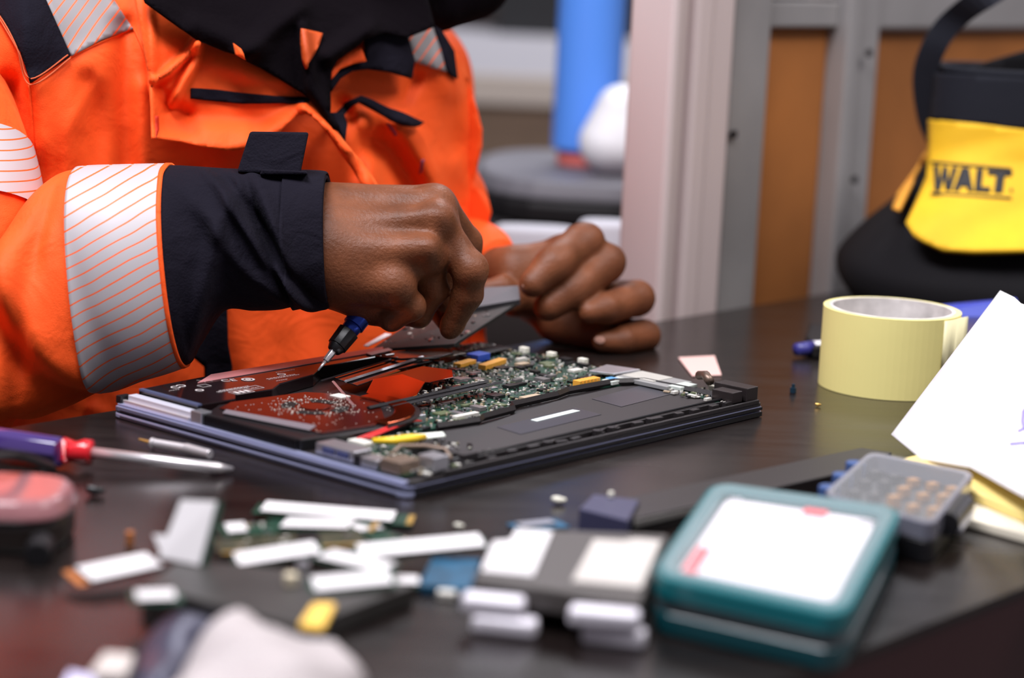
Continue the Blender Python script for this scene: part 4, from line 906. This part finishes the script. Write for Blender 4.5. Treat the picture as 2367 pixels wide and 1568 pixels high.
# finger nails as small raised plates in the same mesh
nails = []
def nailp(u, v, Y, nx, ny, nz, ln, wd, dirn):
    c = Vector(D(u, v, Y)); nn_ = Vector((nx, ny, nz)).normalized(); d_ = Vector(dirn); d_ = (d_ - nn_ * d_.dot(nn_)).normalized(); s_ = nn_.cross(d_)
    ring_ = [c + d_ * math.cos(t) * ln + s_ * math.sin(t) * wd - nn_ * (abs(math.sin(t)) * wd * .35) for t in [i * math.tau / 14 for i in range(14)]]
    nails.append([c + nn_ * .0006] + ring_)
nailp(1386, 786, 1.5165, -.25, -1, .15, .0058, .0040, (-1, 0, .1)); nailp(1216, 655, 1.4975, -.4, -1, .3, .0050, .0036, (-.6, 0, -.5))
nv = len(VV); extra = []; ef = []
for nl in nails:
    b0 = nv + len(extra); extra += [tuple(q) for q in nl]; ef += [(b0, b0 + 1 + i, b0 + 1 + (i + 1) % 14) for i in range(14)]
me = bpy.data.meshes.new('body'); me.from_pydata(VV.tolist() + extra, [], QQ.tolist() + ef)
body = link('body', me, [skin, nail], None, True)
for p in me.polygons[-len(ef):]: p.material_index = 1
own(body)
sm = body.modifiers.new('smooth', 'SMOOTH'); sm.factor = .5; sm.iterations = 4
# dark hood and scarf around the head
f = Vector((.45, -.60, -.55)).normalized()
hood_pr = [hp(0, -.045, .04, .095, 0, -.03, .075, .085, .03), hp(-.075, -.03, .0, .045, -.07, -.02, -.06, .04, .03), hp(.075, -.03, .0, .045, .07, -.02, -.06, .04, .03), hp(0, -.06, -.05, .085, 0, -.06, -.10, .07, .03)]
hood_pr += [[tuple(D(440, -60, 1.58)), .045, tuple(D(620, -10, 1.56)), .035, .02], [tuple(D(620, -10, 1.56)), .032, tuple(D(800, 60, 1.585)), .020, .02], [tuple(D(800, 60, 1.585)), .020, tuple(D(1010, 10, 1.60)), .014, .02], [tuple(D(1010, 10, 1.60)), .016, tuple(D(1075, -60, 1.63)), .028, .02], [tuple(D(1075, -60, 1.63)), .03, tuple(D(960, -120, 1.66)), .05, .03], [tuple(D(700, -70, 1.61)), .03, tuple(D(960, -60, 1.62)), .03, .02]]
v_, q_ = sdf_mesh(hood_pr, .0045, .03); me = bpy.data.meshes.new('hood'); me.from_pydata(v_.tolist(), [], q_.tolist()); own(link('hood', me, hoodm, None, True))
# trousers, boots: seated on a stool behind the table
trs = []
hipL, hipR = Vector((-.42, 1.62, .55)), Vector((-.20, 1.78, .55))
for hip, kn, ft in ((hipL, Vector((-.30, 1.30, .56)), Vector((-.28, 1.32, .10))), (hipR, Vector((.02, 1.50, .56)), Vector((.04, 1.54, .10)))):
    trs += [[tuple(hip), .085, tuple(kn), .062, .03], [tuple(kn), .060, tuple(ft), .050, .02]]
trs += [[tuple(hipL), .10, tuple(hipR), .10, .04]]
v_, q_ = sdf_mesh(trs, .009, .03); me = bpy.data.meshes.new('trousers'); me.from_pydata(v_.tolist(), [], q_.tolist()); own(link('trousers', me, navy, None, True))
for ft in (Vector((-.28, 1.32, 0)), Vector((.04, 1.54, 0))):
    m_ = MB().prism([(ft.x + x * .8 + y * .6 * 0 + dx, ft.y + dy) for x, y, dx, dy in ((0, 0, -.045, .06), (0, 0, .045, .06), (0, 0, .075, -.12), (0, 0, .03, -.19), (0, 0, -.01, -.13))], .001, .09); own(m_.build('boot', blkm, bevel=.015))
stool = empty('work_stool', (-.32, 1.72, 0)); tag(stool, 'low black stool under the seated person', 'stool')
MB().cyl(0, 0, .17, .40, .437, 32).build('seat', blkm, stool, .01); MB().cyl(0, 0, .025, .03, .3995, 16).build('pedestal', steel_g, stool); MB().cyl(0, 0, .19, 0, .0295, 32).build('base', blkm, stool, .005)
# ------------------------------------------------------------------ things in the hands
sd = empty('precision_screwdriver', D(735, 857, 1.335)); tag(sd, 'slim precision screwdriver with blue body and black grip held in the near fist', 'screwdriver')
ax0, ax1 = D(735, 857, 1.335), D(890, 660, 1.372)
def sdp(a, b_, r1, r2, name, m, n=18):
    p, q = ax0.lerp(ax1, a), ax0.lerp(ax1, b_); o = MB().tube([p, q], [r1, r2], n).build(name, m, None, .0003 if r1 > .002 else 0); o.parent = sd; o.location = -Vector(sd.location); o.data.polygons.foreach_set('use_smooth', [len(p_.vertices) == 4 for p_ in o.data.polygons]); return o
sdp(0, .11, .0006, .0012, 'bit_tip', chrome); sdp(.111, .225, .0022, .0026, 'chuck', chrome, 6); sdp(.2255, .28, .0042, .0060, 'black_grip', blk)
g_ = sdp(.2805, .45, .0068, .0074, 'black_grip', blk, 10); sdp(.4505, .52, .0058, .0062, 'blue_neck', mat('anodised_blue', (.03, .07, .45), .25, metal=.7)); sdp(.5205, 1.0, .0072, .0072, 'blue_body', MATS['anodised_blue'])
# module lifted out by both hands
md = empty('small_module', D(1010, 760, 1.45)); tag(md, 'thin dark module board with grey edge being lifted by both hands', 'module')
md_m = mat('module_dark', (.014, .013, .012), .6, metal=.0, var=.7, vscale=60)
def mq(name, tp_, th, m, bev=.0004):
    t = [D(*q) for q in tp_]; nrm_ = (t[1] - t[0]).cross(t[3] - t[0]).normalized(); nrm_ = nrm_ if nrm_.z > 0 else -nrm_
    o = MB().hexa([q - nrm_ * th for q in t], t).build(name, m, None, bev); o.parent = md; o.location = -Vector(md.location); return o
T0 = [(858, 808, 1.425), (1050, 795, 1.425), (1195, 700, 1.50), (955, 740, 1.505)]
mq('board', T0, .0025, md_m)
mq('grey_edge', [(1085, 712, 1.492), (1202, 692, 1.498), (1198, 660, 1.512), (1120, 664, 1.515)], .005, mat('module_grey', (.085, .08, .09), .5))
m_ = MB()
for i in range(46):
    a, b_ = random.uniform(.04, .96), random.uniform(.08, .92); t = [D(*q) for q in T0]
    p = t[0].lerp(t[1], a).lerp(t[3].lerp(t[2], a), b_); s_ = random.uniform(.0008, .003); m_.mat(random.choices(range(6), (6, 4, 1, 4, 1, 1))[0]); m_.rbox(p.x, p.y, s_, s_ * .8, p.z - .001, p.z + .0014, .8)
o = m_.build('small_components', chipm); o.parent = md; o.location = -Vector(md.location); o['kind'] = 'stuff'
mq('white_edge_tape', [(840, 798, 1.430), (850, 800, 1.428), (905, 772, 1.455), (890, 770, 1.456)], .001, mat('tab_white', (.7, .62, .63), .4))
# ------------------------------------------------------------------ foreground clutter on the table
def frame_root(name, a, b_, roll=0.0):
    """Empty in the middle of a..b_, x along the long axis, z up"""
    x = (b_ - a).normalized(); up = Vector((0, 0, 1)); y = up.cross(x).normalized(); z = x.cross(y)
    if roll: y, z = y * math.cos(roll) + z * math.sin(roll), z * math.cos(roll) - y * math.sin(roll)
    o = bpy.data.objects.new(name, None); C.objects.link(o); c = (a + b_) / 2
    o.matrix_world = Matrix(((x.x, y.x, z.x, c.x), (x.y, y.y, z.y, c.y), (x.z, y.z, z.z, c.z), (0, 0, 0, 1))); return o, (b_ - a).length
lab2 = mat('card_label', (.66, .64, .65), .45)
def card(name, label, cat, p1, p2, wd, z1=.0006, z2=None, roll=0, kind='ssd', lab_span=(.08, .82), lw=.8, board=pcb, group=None, lm=None):
    r, L = frame_root(name, P(*p1, z1), P(*p2, z1 if z2 is None else z2), roll); tag(r, label, cat, group)
    q = lambda n_, x0, x1, y0, y1, z0, z1_, m, bv=.0002: MB().box(x0, x1, y0, y1, z0, z1_).build(n_, m, r, bv)
    q('board', -L / 2, L / 2, -wd / 2, wd / 2, 0, .0010, board)
    if lab_span: a, b_ = lab_span; q('label', -L / 2 + a * L, -L / 2 + b_ * L, -wd / 2 * lw, wd / 2 * lw, .0022, .0024, lm or lab2); q('chip_row', -L / 2 + a * L + .0005, -L / 2 + b_ * L - .0005, -wd / 2 * lw + .0004, wd / 2 * lw - .0004, .00102, .00218, chipm[0])
    if kind == 'ssd': q('gold_edge', L / 2 - .003, L / 2 + .0002, -wd / 2 * .85, wd / 2 * .85, .00102, .0012, gold)
    if kind == 'ram': q('gold_edge', -L / 2 + .002, L / 2 - .002, -wd / 2 - .0001, -wd / 2 + .0025, .00102, .0012, gold)
    if kind == 'copper': q('gold_edge', -L / 2 - .0002, -L / 2 + .004, -wd / 2, wd / 2, .00102, .0013, mat('copper_end', (.70, .25, .08), .35, metal=.5))
    if b_ < .8 if lab_span else True:
        m_ = MB()
        for i in range(14): x, y, s_ = random.uniform(-L / 2 + .003, L / 2 - .003), random.uniform(-.4, .4) * wd, random.uniform(.001, .0028); m_.mat(random.randrange(6)); m_.rbox(x, y, s_, s_ * .7, .0010, random.uniform(.0014, .002))
        m_.build('components', chipm, r)
    return r
card('solid_state_card', 'long storage card with white label and gold end, rearmost in the pile', 'circuit card', (590, 1178), (955, 1207), .020, .0030, .0015, kind='ssd', lab_span=(.05, .88), lw=.95)
card('solid_state_card', 'storage card with a short white label just in front of the rearmost card', 'circuit card', (610, 1216), (870, 1222), .020, .0006, .004, kind='ssd', lab_span=(.18, .78), lw=.9)
card('memory_module', 'bare dark olive memory module left of the pile centre', 'circuit card', (500, 1268), (840, 1246), .026, .0036, .007, kind='ram', lab_span=(.55, .70), lw=.6, lm=chipm[0], board=mat('olive_board', (.045, .045, .025), .4, var=.5, vscale=90))
card('wireless_card', 'little card with a silver and bluish shield behind the upright white card', 'circuit card', (510, 1232), (640, 1222), .020, .0046, .006, kind='', lab_span=(.1, .45), lw=.8)
card('memory_module', 'memory module with a tapered white label in the middle of the pile', 'circuit card', (540, 1304), (748, 1272), .015, .0046, .009, roll=.12, kind='', lab_span=(.03, .93), lw=.95)
card('memory_module', 'white labelled module slanting down to the right in the middle of the pile', 'circuit card', (742, 1288), (905, 1324), .017, .0106, .010, kind='', lab_span=(.05, .95), lw=.9)
card('memory_module', 'white labelled module lying frontmost in the pile beside the gold contact', 'circuit card', (712, 1362), (912, 1342), .015, .0100, .013, roll=.15, kind='', lab_span=(.06, .95), lw=.9)
card('solid_state_card', 'long bright white labelled card at the right end of the pile', 'circuit card', (820, 1284), (1122, 1256), .0125, .0070, .0095, roll=.25, kind='', lab_span=(.03, .97), lw=.95)
card('storage_card', 'white labelled card with a copper end at the left end of the pile', 'circuit card', (165, 1344), (362, 1302), .018, .0040, .0065, roll=.1, kind='copper', lab_span=(.14, .97), lw=.95, board=blkm)
card('wireless_card', 'tiny green card with a white square label in front of the dark slab', 'circuit card', (300, 1388), (418, 1384), .018, .0110, .0110, kind='', lab_span=(.12, .88), lw=.75)
card('wireless_card', 'tiny card with a white label between the blue card and the pile', 'circuit card', (895, 1350), (972, 1352), .014, .0030, .0030, kind='copper', lab_span=(.15, .95), lw=.8)
card('memory_module', 'green module edge sticking out under the long bright card', 'circuit card', (820, 1218), (925, 1260), .016, .0018, .004, kind='ssd', lab_span=(.05, .4), lw=.8)
# upright label card leaning on the pile
def zY(u, v, z): return P(u, v, z).y
def stand(name, label, px, zb, lean, th, m, cat, labm=None):
    (a, b_, c, d_) = px                            # bottom left, bottom right, top right, top left
    A, B = P(*a, zb), P(*b_, zb); Cc, Dd = D(*c, B.y + lean), D(*d_, A.y + lean); n_ = (B - A).cross(Dd - A).normalized()
    if n_.y < 0: n_ = -n_
    r = empty(name, A); tag(r, label, cat)
    def hx(nm, qs, off, t, mm): 
        o = MB().hexa([q + n_ * (off + t) for q in qs], [q + n_ * off for q in qs]).build(nm, mm, None, .0002); o.parent = r; o.location = -A; return o
    hx('board', [A, B, Cc, Dd], .0012, th, m); l_ = [A.lerp(B, .02).lerp(Dd, .03), A.lerp(B, .88), Dd.lerp(Cc, .88), Dd.lerp(Cc, .02)]; hx('label', l_, 0, .0010, labm or lab2); return r
stand('memory_module', 'module standing on edge with a tall white label toward the camera', [(362, 1292), (474, 1310), (512, 1160), (416, 1156)], .0105, .010, .0012, pcb, 'circuit card')
stand('paper_tag', 'small rounded white tag leaning left of the upright module', [(372, 1282), (420, 1290), (402, 1238), (352, 1236)], .0110, .006, .0006, white, 'tag')
quadslab('drive_slab', [(325, 1352), (430, 1288), (960, 1352), (700, 1448)], .0004, .0100, mat('slab_dark', (.035, .032, .03), .4, var=.3, vscale=40), .001, 'dark grey flat drive slab lying under the card pile', 'drive')
gslab = quadslab('edge_connector', [(690, 1440), (722, 1392), (778, 1392), (748, 1448)], .0102, .0135, mat('yellow_connector', (.88, .55, .10), .4), .0015, 'yellow gold connector lying on the corner of the dark slab', 'connector')
for i, (u, v, nm, cm, s_) in enumerate(((300, 1262, 'orange standing spacer on the table behind the left card', mat('copper_end', (.70, .25, .08), .35), .002), (672, 1352, 'cream round plug in the middle of the pile front', mat('bead_cream', (.70, .62, .45), .4), .003), (700, 1318, 'silver round bead behind the cream plug', silv, .003))):
    z_ = (.0003, .0102, .0102)[i]; o = MB().cyl(0, 0, s_, 0, (.007, .005, .004)[i], 14).build(('spacer', 'plug', 'bead')[i], cm, None, .0005); o.location = P(u, v, z_); tag(o, nm, ('spacer', 'plug', 'bead')[i])
quadslab('circuit_card', [(968, 1352), (1000, 1286), (1112, 1292), (1088, 1362)], .0004, .0050, mat('blue_board', (.006, .075, .15), .35, var=.5, vscale=120), .0006, 'bright blue circuit card between the pile and the white plugs', 'circuit card')
o = quadslab('chip_block', [(1010, 1368), (1020, 1352), (1060, 1354), (1052, 1372)], .0004, .0040, chipm[4], .0006, 'whitish little block at the near edge of the blue card', 'block')
# right cluster: dark drive with two labels, stacked white plugs in front
dr = quadslab('labelled_drive', [(1092, 1338), (1196, 1222), (1545, 1236), (1480, 1392)], .0095, .0200, mat('drive_grey', (.07, .062, .058), .45), .001, 'dark grey drive with two whitish labels right of the blue card', 'drive')
def onslab(par, name, px, z0, z1, m):
    c = [P(u, v, z1) for u, v in px]; o = MB().prism([(q.x, q.y) for q in c], TZ + z0, TZ + z1).build(name, m, None, .0003); o.parent = par; o.location = -Vector(par.location); return o
onslab(dr, 'label', [(1112, 1318), (1140, 1250), (1180, 1247), (1192, 1222), (1278, 1228), (1232, 1330)], .0201, .0212, lab2)
onslab(dr, 'label', [(1322, 1342), (1372, 1246), (1440, 1250), (1470, 1244), (1528, 1250), (1482, 1358)], .0201, .0212, mat('beige_label', (.50, .47, .44), .5))
sup = quadslab('drive_slab', [(1150, 1340), (1215, 1250), (1530, 1262), (1475, 1378)], .0004, .0092, blkm, .001, 'black slab directly beneath the labelled drive', 'drive')
wp = mat('plug_white', (.78, .75, .82), .35)
for (u, v, w, z0, h_, a, lb) in ((1166, 1466, .028, .0004, .0080, -12, 'lower white plug of the left pair in front of the labelled drive'), (1140, 1418, .027, .0087, .0080, -10, 'upper white plug of the left pair in front of the labelled drive'),
                             (1418, 1490, .027, .0004, .0080, -12, 'lower white plug of the right pair beside the teal case'), (1396, 1448, .030, .0087, .0080, -8, 'upper white plug of the right pair beside the teal case')):
    q = P(u, v, z0); o = MB().rbox(0, 0, w, .010, 0, h_, math.radians(a)).build('white_plug', wp, None, .0022, seg=3); o.location = q; tag(o, lb, 'plug')
card('adapter_card', 'small blue edged adapter card behind the labelled drive', 'circuit card', (1188, 1224), (1300, 1212), .016, .0010, kind='', lab_span=(.1, .8), lw=.5, board=mat('blue_board', (.006, .075, .15), .35), lm=silv)
cr_m = mat('crumb_cream', (.72, .70, .60), .6)
for u, v, r_, mm, lb in ((1290, 1166, .0022, cr_m, 'cream crumb of plastic on bare table behind the adapter card'), (1060, 1222, .0014, cr_m, 'tiny pale crumb behind the long bright card'), (218, 1146, .0028, blk, 'black screw lying alone left of the card pile'), (1890, 940, .0012, gold, 'tiny golden sliver left of the tape roll')):
    v_, q_ = sdf_mesh([((0, 0, 0), r_, (r_ * 1.4, r_ * .3, 0), r_ * .6), ((0, r_, 0), r_ * .5, (-r_, 0, r_ * .3), r_ * .7)], r_ / 4, r_ * .5); v_[:, 2] -= v_[:, 2].min()
    me = bpy.data.meshes.new('crumb'); me.from_pydata(v_.tolist(), [], q_.tolist()); o = link('screw' if 'screw' in lb else 'crumb', me, mm, None, True, P(u, v, .0003)); tag(o, lb, 'screw' if 'screw' in lb else 'crumb')
# crumpled light cloth at the front edge, silver-blue bag beside it
def heap(name, px, z_, hgt, m, label, cat, folds, step=.004):
    c = [P(u, v, z_) for u, v in px]; poly = np.array([(q.x, q.y) for q in c]); x0, y0 = poly.min(0); x1, y1 = poly.max(0)
    gx, gy = np.meshgrid(np.arange(x0, x1, step), np.arange(y0, y1, step)); gx = gx.ravel(); gy = gy.ravel(); ins = np.zeros(gx.shape, bool); n_ = len(poly)
    for i in range(n_):
        ax, ay = poly[i]; bx, by = poly[(i + 1) % n_]; k = ((ay > gy) != (by > gy)) & (gx < (bx - ax) * (gy - ay) / (by - ay + 1e-12) + ax); ins ^= k
    dd, _ = pdist(gx, gy, [tuple(p) for p in poly] + [tuple(poly[0])]); ok = ins & (dd > step * .5)
    pts = [Vector(p) for p in poly] + [Vector((a, b_)) for a, b_ in zip(gx[ok], gy[ok])]
    vv, _, ff, _, _, _ = delaunay_2d_cdt(pts, [], [list(range(n_))], 1, 1e-6); A = np.array([(p.x, p.y) for p in vv]); d_, _ = pdist(A[:, 0], A[:, 1], [tuple(p) for p in poly] + [tuple(poly[0])])
    zz_ = hgt * (1 - np.exp(-d_ / .010)) ** .7 * (1 + folds * np.sin(A[:, 0] * 95 + A[:, 1] * 60) * .5 + folds * np.sin(A[:, 0] * 150 - A[:, 1] * 130 + 1) * .4); o0 = (poly[:, 0].mean(), poly[:, 1].mean(), TZ + .0004)
    nv_ = len(A); vs = [(a - o0[0], b_ - o0[1], .0002 + z) for (a, b_), z in zip(A, zz_)] + [(a - o0[0], b_ - o0[1], 0) for a, b_ in A]
    fs = [tuple(f_) for f_ in ff]; cnt = {(f_[i], f_[(i + 1) % len(f_)]) for f_ in fs for i in range(len(f_))}
    fs = fs + [tuple(q + nv_ for q in f_[::-1]) for f_ in fs] + [(b_, a, a + nv_, b_ + nv_) for a, b_ in cnt if (b_, a) not in cnt]
    me = bpy.data.meshes.new(name); me.from_pydata(vs, [], fs); o = link(name, me, m, None, True, o0); tag(o, label, cat); return o
heap('crumpled_cloth', [(300, 1700), (400, 1560), (440, 1490), (500, 1440), (565, 1430), (640, 1462), (700, 1496), (790, 1492), (850, 1528), (820, 1600), (700, 1720)], .008, .020, mat('cloth_grey', (.40, .36, .36), .8, bump=.2, bscale=200), 'crumpled light grey cloth at the near edge of the table', 'cloth', .35)
heap('foil_bag', [(300, 1570), (330, 1470), (380, 1402), (470, 1412), (520, 1440), (470, 1470), (430, 1530), (380, 1600)], .004, .008, mat('foil_blue', (.06, .06, .095), .35, metal=.4), 'dark bluish foil bag left of the crumpled cloth', 'bag', .4)
quadslab('paper_scrap', [(205, 1555), (240, 1505), (312, 1510), (290, 1560)], .0004, .005, mat('scrap_beige', (.50, .45, .42), .6), .001, 'beige scrap at the bottom left near edge', 'scrap')
quadslab('lavender_scrap', [(140, 1590), (160, 1548), (215, 1562), (240, 1620)], .0004, .004, mat('scrap_lavender', (.60, .58, .80), .5), .001, 'lavender scrap at the lower left corner in front of the beige scrap', 'scrap')
# big screwdriver on the left
s0, s1 = P(-90, 1012, .0095), P(142, 1046, .0095)
sdr = empty('screwdriver', s1); tag(sdr, 'screwdriver with clear purple handle, red collar and long steel shaft', 'screwdriver')
def ax(p, q, r1, r2, nm, m, n=20, fl=None):
    o = MB().tube([p, q], [r1, r2], n).build(nm, m, None, .0008 if r1 > .004 else 0); o.parent = sdr; o.location = -s1; o.data.polygons.foreach_set('use_smooth', [len(f_.vertices) == 4 for f_ in o.data.polygons]); return o
pur = mat('purple_handle', (.055, .03, .15), .12, spec=.8, coat=.6)
ax(s0, s1, .0088, .0084, 'handle', pur, 8)
c1, c2, c3 = P(150, 1040, .0095), P(196, 1046, .0095), P(212, 1047, .0095); red = mat('red_collar', (.62, .012, .02), .25, coat=.4)
o = MB().tube([s1, c1, s1.lerp(c2, .6), c2, c3], [.0070, .0068, .0056, .0072, .0068], 24).build('collar', red, None, smooth=True); o.parent = sdr; o.location = -s1
o = MB().tube([c3, P(500, 1082, .0045), P(538, 1084, .0030)], [.0030, .0029, .0010], 16).build('shaft', chrome, None, smooth=True); o.parent = sdr; o.location = -s1
b0 = P(322, 1020, .0035); bt = empty('driver_bit', b0); tag(bt, 'short pointed steel driver bit behind the long steel shaft', 'driver bit')
for i, (a, b_, r1, r2, nm) in enumerate((((322, 1016), (350, 1024), .0006, .0010, 'bit_point'), ((350, 1024), (356, 1025), .0030, .0030, 'bit_collar'), ((357, 1025), (428, 1037), .0026, .0026, 'bit_body'), ((429, 1037), (486, 1051), .0030, .0026, 'bit_shank'))):
    o = MB().tube([P(*a, .0035), P(*b_, .0035)], [r1, r2], 16).build(nm, chrome if i else gold, None, .0003 if i else 0); o.parent = bt; o.location = -b0
# pinkish case on the left edge
k0 = P(40, 1180, 0); pk = empty('glossy_case', k0); tag(pk, 'rounded glossy pink topped case with dark base at the left edge', 'case')
kc = P(20, 1150, .02) - k0
MB().prism([(kc.x + a, kc.y + b_) for a, b_ in rp(0, 0, .030, .030, 0, 0, 28, 3)], .0003, .0155).build('case_base', mat('case_dark', (.02, .014, .012), .3), pk, .003)
MB().prism([(kc.x + a, kc.y + b_) for a, b_ in rp(0, 0, .032, .032, 0, 0, 28, 3)], .0157, .0255, [(kc.x + a, kc.y + b_) for a, b_ in rp(0, 0, .028, .028, 0, 0, 28, 3)]).build('case_lid', mat('case_pink', (.30, .13, .14), .22, coat=.5), pk, .003, seg=3)
MB().tube([(kc.x + .022, kc.y - .028, .006), (kc.x + .024, kc.y - .046, .006)], .0062, 16).build('black_knob', blk, pk, .001)
m_ = MB(); m_.tube(spline([P(-60, 1075, .0345), P(-20, 1060, .036), P(40, 1055, .034), P(90, 1070, .020), P(120, 1085, .004), P(100, 1092, .0035)], 6), .0026, 10); tag(m_.build('black_cable', blkm, smooth=True), 'black cable loop arching behind the pink topped case', 'cable')
# long laptop battery bar behind the teal case
bx = empty('battery_bar', P(1700, 1160)); tag(bx, 'long thin dark laptop battery bar with a bluish end block', 'battery')
def wq(par, name, px, z0, z1, m, bevel=.0006): 
    c = [P(u, v, z1) for u, v in px]; o = MB().prism([(q.x, q.y) for q in c], TZ + z0, TZ + z1).build(name, m, None, bevel); o.parent = par; o.location = -Vector(par.location); return o
wq(bx, 'bar_body', [(1440, 1152), (1990, 1035), (2062, 1046), (1960, 1090), (1465, 1200)], .0003, .0100, mat('bar_dark', (.014, .011, .011), .38))
wq(bx, 'silver_edge', [(1466, 1201), (1640, 1162), (1640, 1166), (1466, 1206)], .006, .0090, mat('edge_silver', (.40, .38, .36), .3, metal=.6), 0)
eb = wq(bx, 'end_block', [(1338, 1176), (1372, 1142), (1478, 1156), (1452, 1204)], .0003, .0125, mat('block_blue', (.04, .04, .085), .4))
for u in (1372, 1402): q = P(u, 1218, .004); o = MB().tube([q + Vector((0, -.0010, 0)), q + Vector((0, .003, 0))], .0012, 8).build('pin_hole', blkm, None); o.parent = bx; o.location = -Vector(bx.location) 
o = MB().cyl(0, 0, .0016, 0, .003, 10).build('screw_boss', cr_m, bx, .0004); o.location = P(1412, 1150, .0126) - Vector(bx.location) ; 
# clear lidded black case
def bil(q, a, b_): return q[0].lerp(q[1], a).lerp(q[3].lerp(q[2], a), b_)
def rquad(q, r, ins=0.0, n=5):                 # rounded outline inside a quad of points, r and inset as fractions
    out = []
    for (ca, cb, a0) in ((1 - ins - r, ins + r, -90), (1 - ins - r, 1 - ins - r, 0), (ins + r, 1 - ins - r, 90), (ins + r, ins + r, 180)):
        for i in range(n + 1): t = math.radians(a0 + 90 * i / n); p = bil(q, ca + r * math.cos(t), cb + r * math.sin(t)); out.append((p.x, p.y))
    return out
def layered(root, q, specs):
    for nm, ins, r, z0, z1, m, bv in specs:
        o = MB().prism(rquad(q, r, ins), TZ + z0, TZ + z1).build(nm, m, None, bv, seg=3); o.parent = root; o.location = -Vector(root.location)
def ringlayer(root, q, nm, i0, i1, r0, r1, z0, z1, m, bv=0):
    a, b_ = rquad(q, r0, i0), rquad(q, r1, i1); n_ = len(a); vs = [(x, y, TZ + z) for z in (z0, z1) for x, y in a] + [(x, y, TZ + z) for z in (z0, z1) for x, y in b_]; fs = []
    for i in range(n_):
        j = (i + 1) % n_; fs += [(i, j, n_ + j, n_ + i), (2 * n_ + i, 3 * n_ + i, 3 * n_ + j, 2 * n_ + j), (n_ + i, n_ + j, 3 * n_ + j, 3 * n_ + i), (i, 2 * n_ + i, 2 * n_ + j, j)]
    m_ = MB(); m_.add(vs, fs); o = m_.build(nm, m, None, bv); o.parent = root; o.location = -Vector(root.location)
clear = mat('clear_plastic', (.88, .90, .92), .10, alpha=.10, spec=.35)
tealm = mat('teal_plastic', (.004, .125, .145), .3, coat=.3)
bc = empty('bit_case', P(2080, 1200)); tag(bc, 'black bit case with a clear lid behind the teal case', 'case')
Q2 = [P(1900, 1140, .022), P(2010, 1042, .022), P(2255, 1090, .022), P(2158, 1212, .022)]
Q2 = [Q2[0], Q2[3], Q2[2], Q2[1]]
layered(bc, Q2, [('case_base', 0, .10, .0004, .0120, blk, .001)])
ringlayer(bc, Q2, 'lid_frame', 0, .05, .10, .08, .0122, .0214, mat('smoky_frame', (.20, .20, .25), .2, metal=.3), .0004)
layered(bc, Q2, [('lid_window', .02, .08, .0215, .0224, clear, 0)])
m_ = MB()
for i in range(5):
    for j in range(4):
        p = bil(Q2, .14 + i * .18, .16 + j * .22); m_.mat(0 if i < 2 else 1); m_.rbox(p.x, p.y, .006, .005, TZ + .0121, TZ + .0165 + (i * j % 3) * .001, .6)
o = m_.build('bit_row', [mat('bits_grey', (.03, .027, .03), .35), mat('bits_paper_reflection', (.36, .16, .03), .4)], None, .0004); o.parent = bc; o.location = -Vector(bc.location)  # amber half colours in the yellow paper mirrored by the lid
m_ = MB()
for i in range(3): p = bil(Q2, .0, .22 + i * .28); m_.cyl(p.x - .002, p.y, .0055, TZ + .012, TZ + .0205, 16)
o = m_.build('blue_hinge', mat('hinge_blue', (.05, .10, .26), .3), None, .001); o.parent = bc; o.location = -Vector(bc.location)
pA, pB = bil(Q2, 1.03, .25), bil(Q2, 1.03, .62)
for nm, p, q, z, r_, m in (('latch', pA, pB, .0150, .0062, blk), ('latch_pin', pA.lerp(pB, .1) + Vector((.004, -.003, 0)), pA.lerp(pB, .9) + Vector((.004, -.003, 0)), .0120, .0022, mat('latch_pale', (.5, .5, .55), .3))):
    a, b_ = Vector((p.x, p.y, TZ + z)), Vector((q.x, q.y, TZ + z)); o = MB().tube([a, b_], r_, 18).build(nm, m, None, .0006); o.parent = bc; o.location = -Vector(bc.location)
# teal organiser
tc_ = empty('organiser_case', P(1800, 1400)); tag(tc_, 'teal organiser case with a clear lid over white contents, nearest the camera', 'case')
zt_ = .0275
Q1 = [P(1500, 1322, zt_), P(1958, 1420, zt_), P(2092, 1168, zt_), P(1648, 1106, zt_)]
teal_d = mat('teal_lower', (.003, .05, .062), .3, coat=.3)
layered(tc_, Q1, [('case_base', .004, .11, .0004, .0104, teal_d, .0015), ('grey_seam', .012, .10, .0105, .0158, mat('seam_grey', (.10, .11, .12), .3), .0006)])
layered(tc_, Q1, [('white_contents', .11, .04, .0159, .0235, mat('contents_white', (.74, .70, .74), .5), .001)])
ringlayer(tc_, Q1, 'teal_rim', 0, .095, .11, .05, .0159, .0262, tealm, .0012)
for (a0, a1, b0_, b1_) in ((.13, .20, .08, .36), (.52, .64, .83, .90)):
    pq = [bil(Q1, a0, b0_), bil(Q1, a1, b0_), bil(Q1, a1, b1_), bil(Q1, a0, b1_)]; o = MB().prism([(p.x, p.y) for p in pq], TZ + .0236, TZ + .0242).build('red_piece', mat('piece_red', (.70, .03, .05), .5), None); o.parent = tc_; o.location = -Vector(tc_.location)
for a0, b0_, w_ in ((.86, .84, .010), (.16, .88, .006)):
    p = bil(Q1, a0, b0_); o = MB().rbox(p.x, p.y, w_, .004, TZ + .0236, TZ + .0246).build('bright_piece', silv, None, .0003); o.parent = tc_; o.location = -Vector(tc_.location)
layered(tc_, Q1, [('lid_window', .03, .09, .0264, .0276, clear, .0003)])
for o in C.objects:                            # repeats of a kind share a group
    g = {'circuit card': 'circuit cards in the foreground pile', 'plug': 'white plugs in front of the labelled drive', 'crumb': 'crumbs on the table', 'packet': 'white packets behind the left hand', 'screw': 'loose screws on the table'}.get(o.get('category'))
    if g and not o.parent and o.name.split('.')[0] != 'plug': o['group'] = g
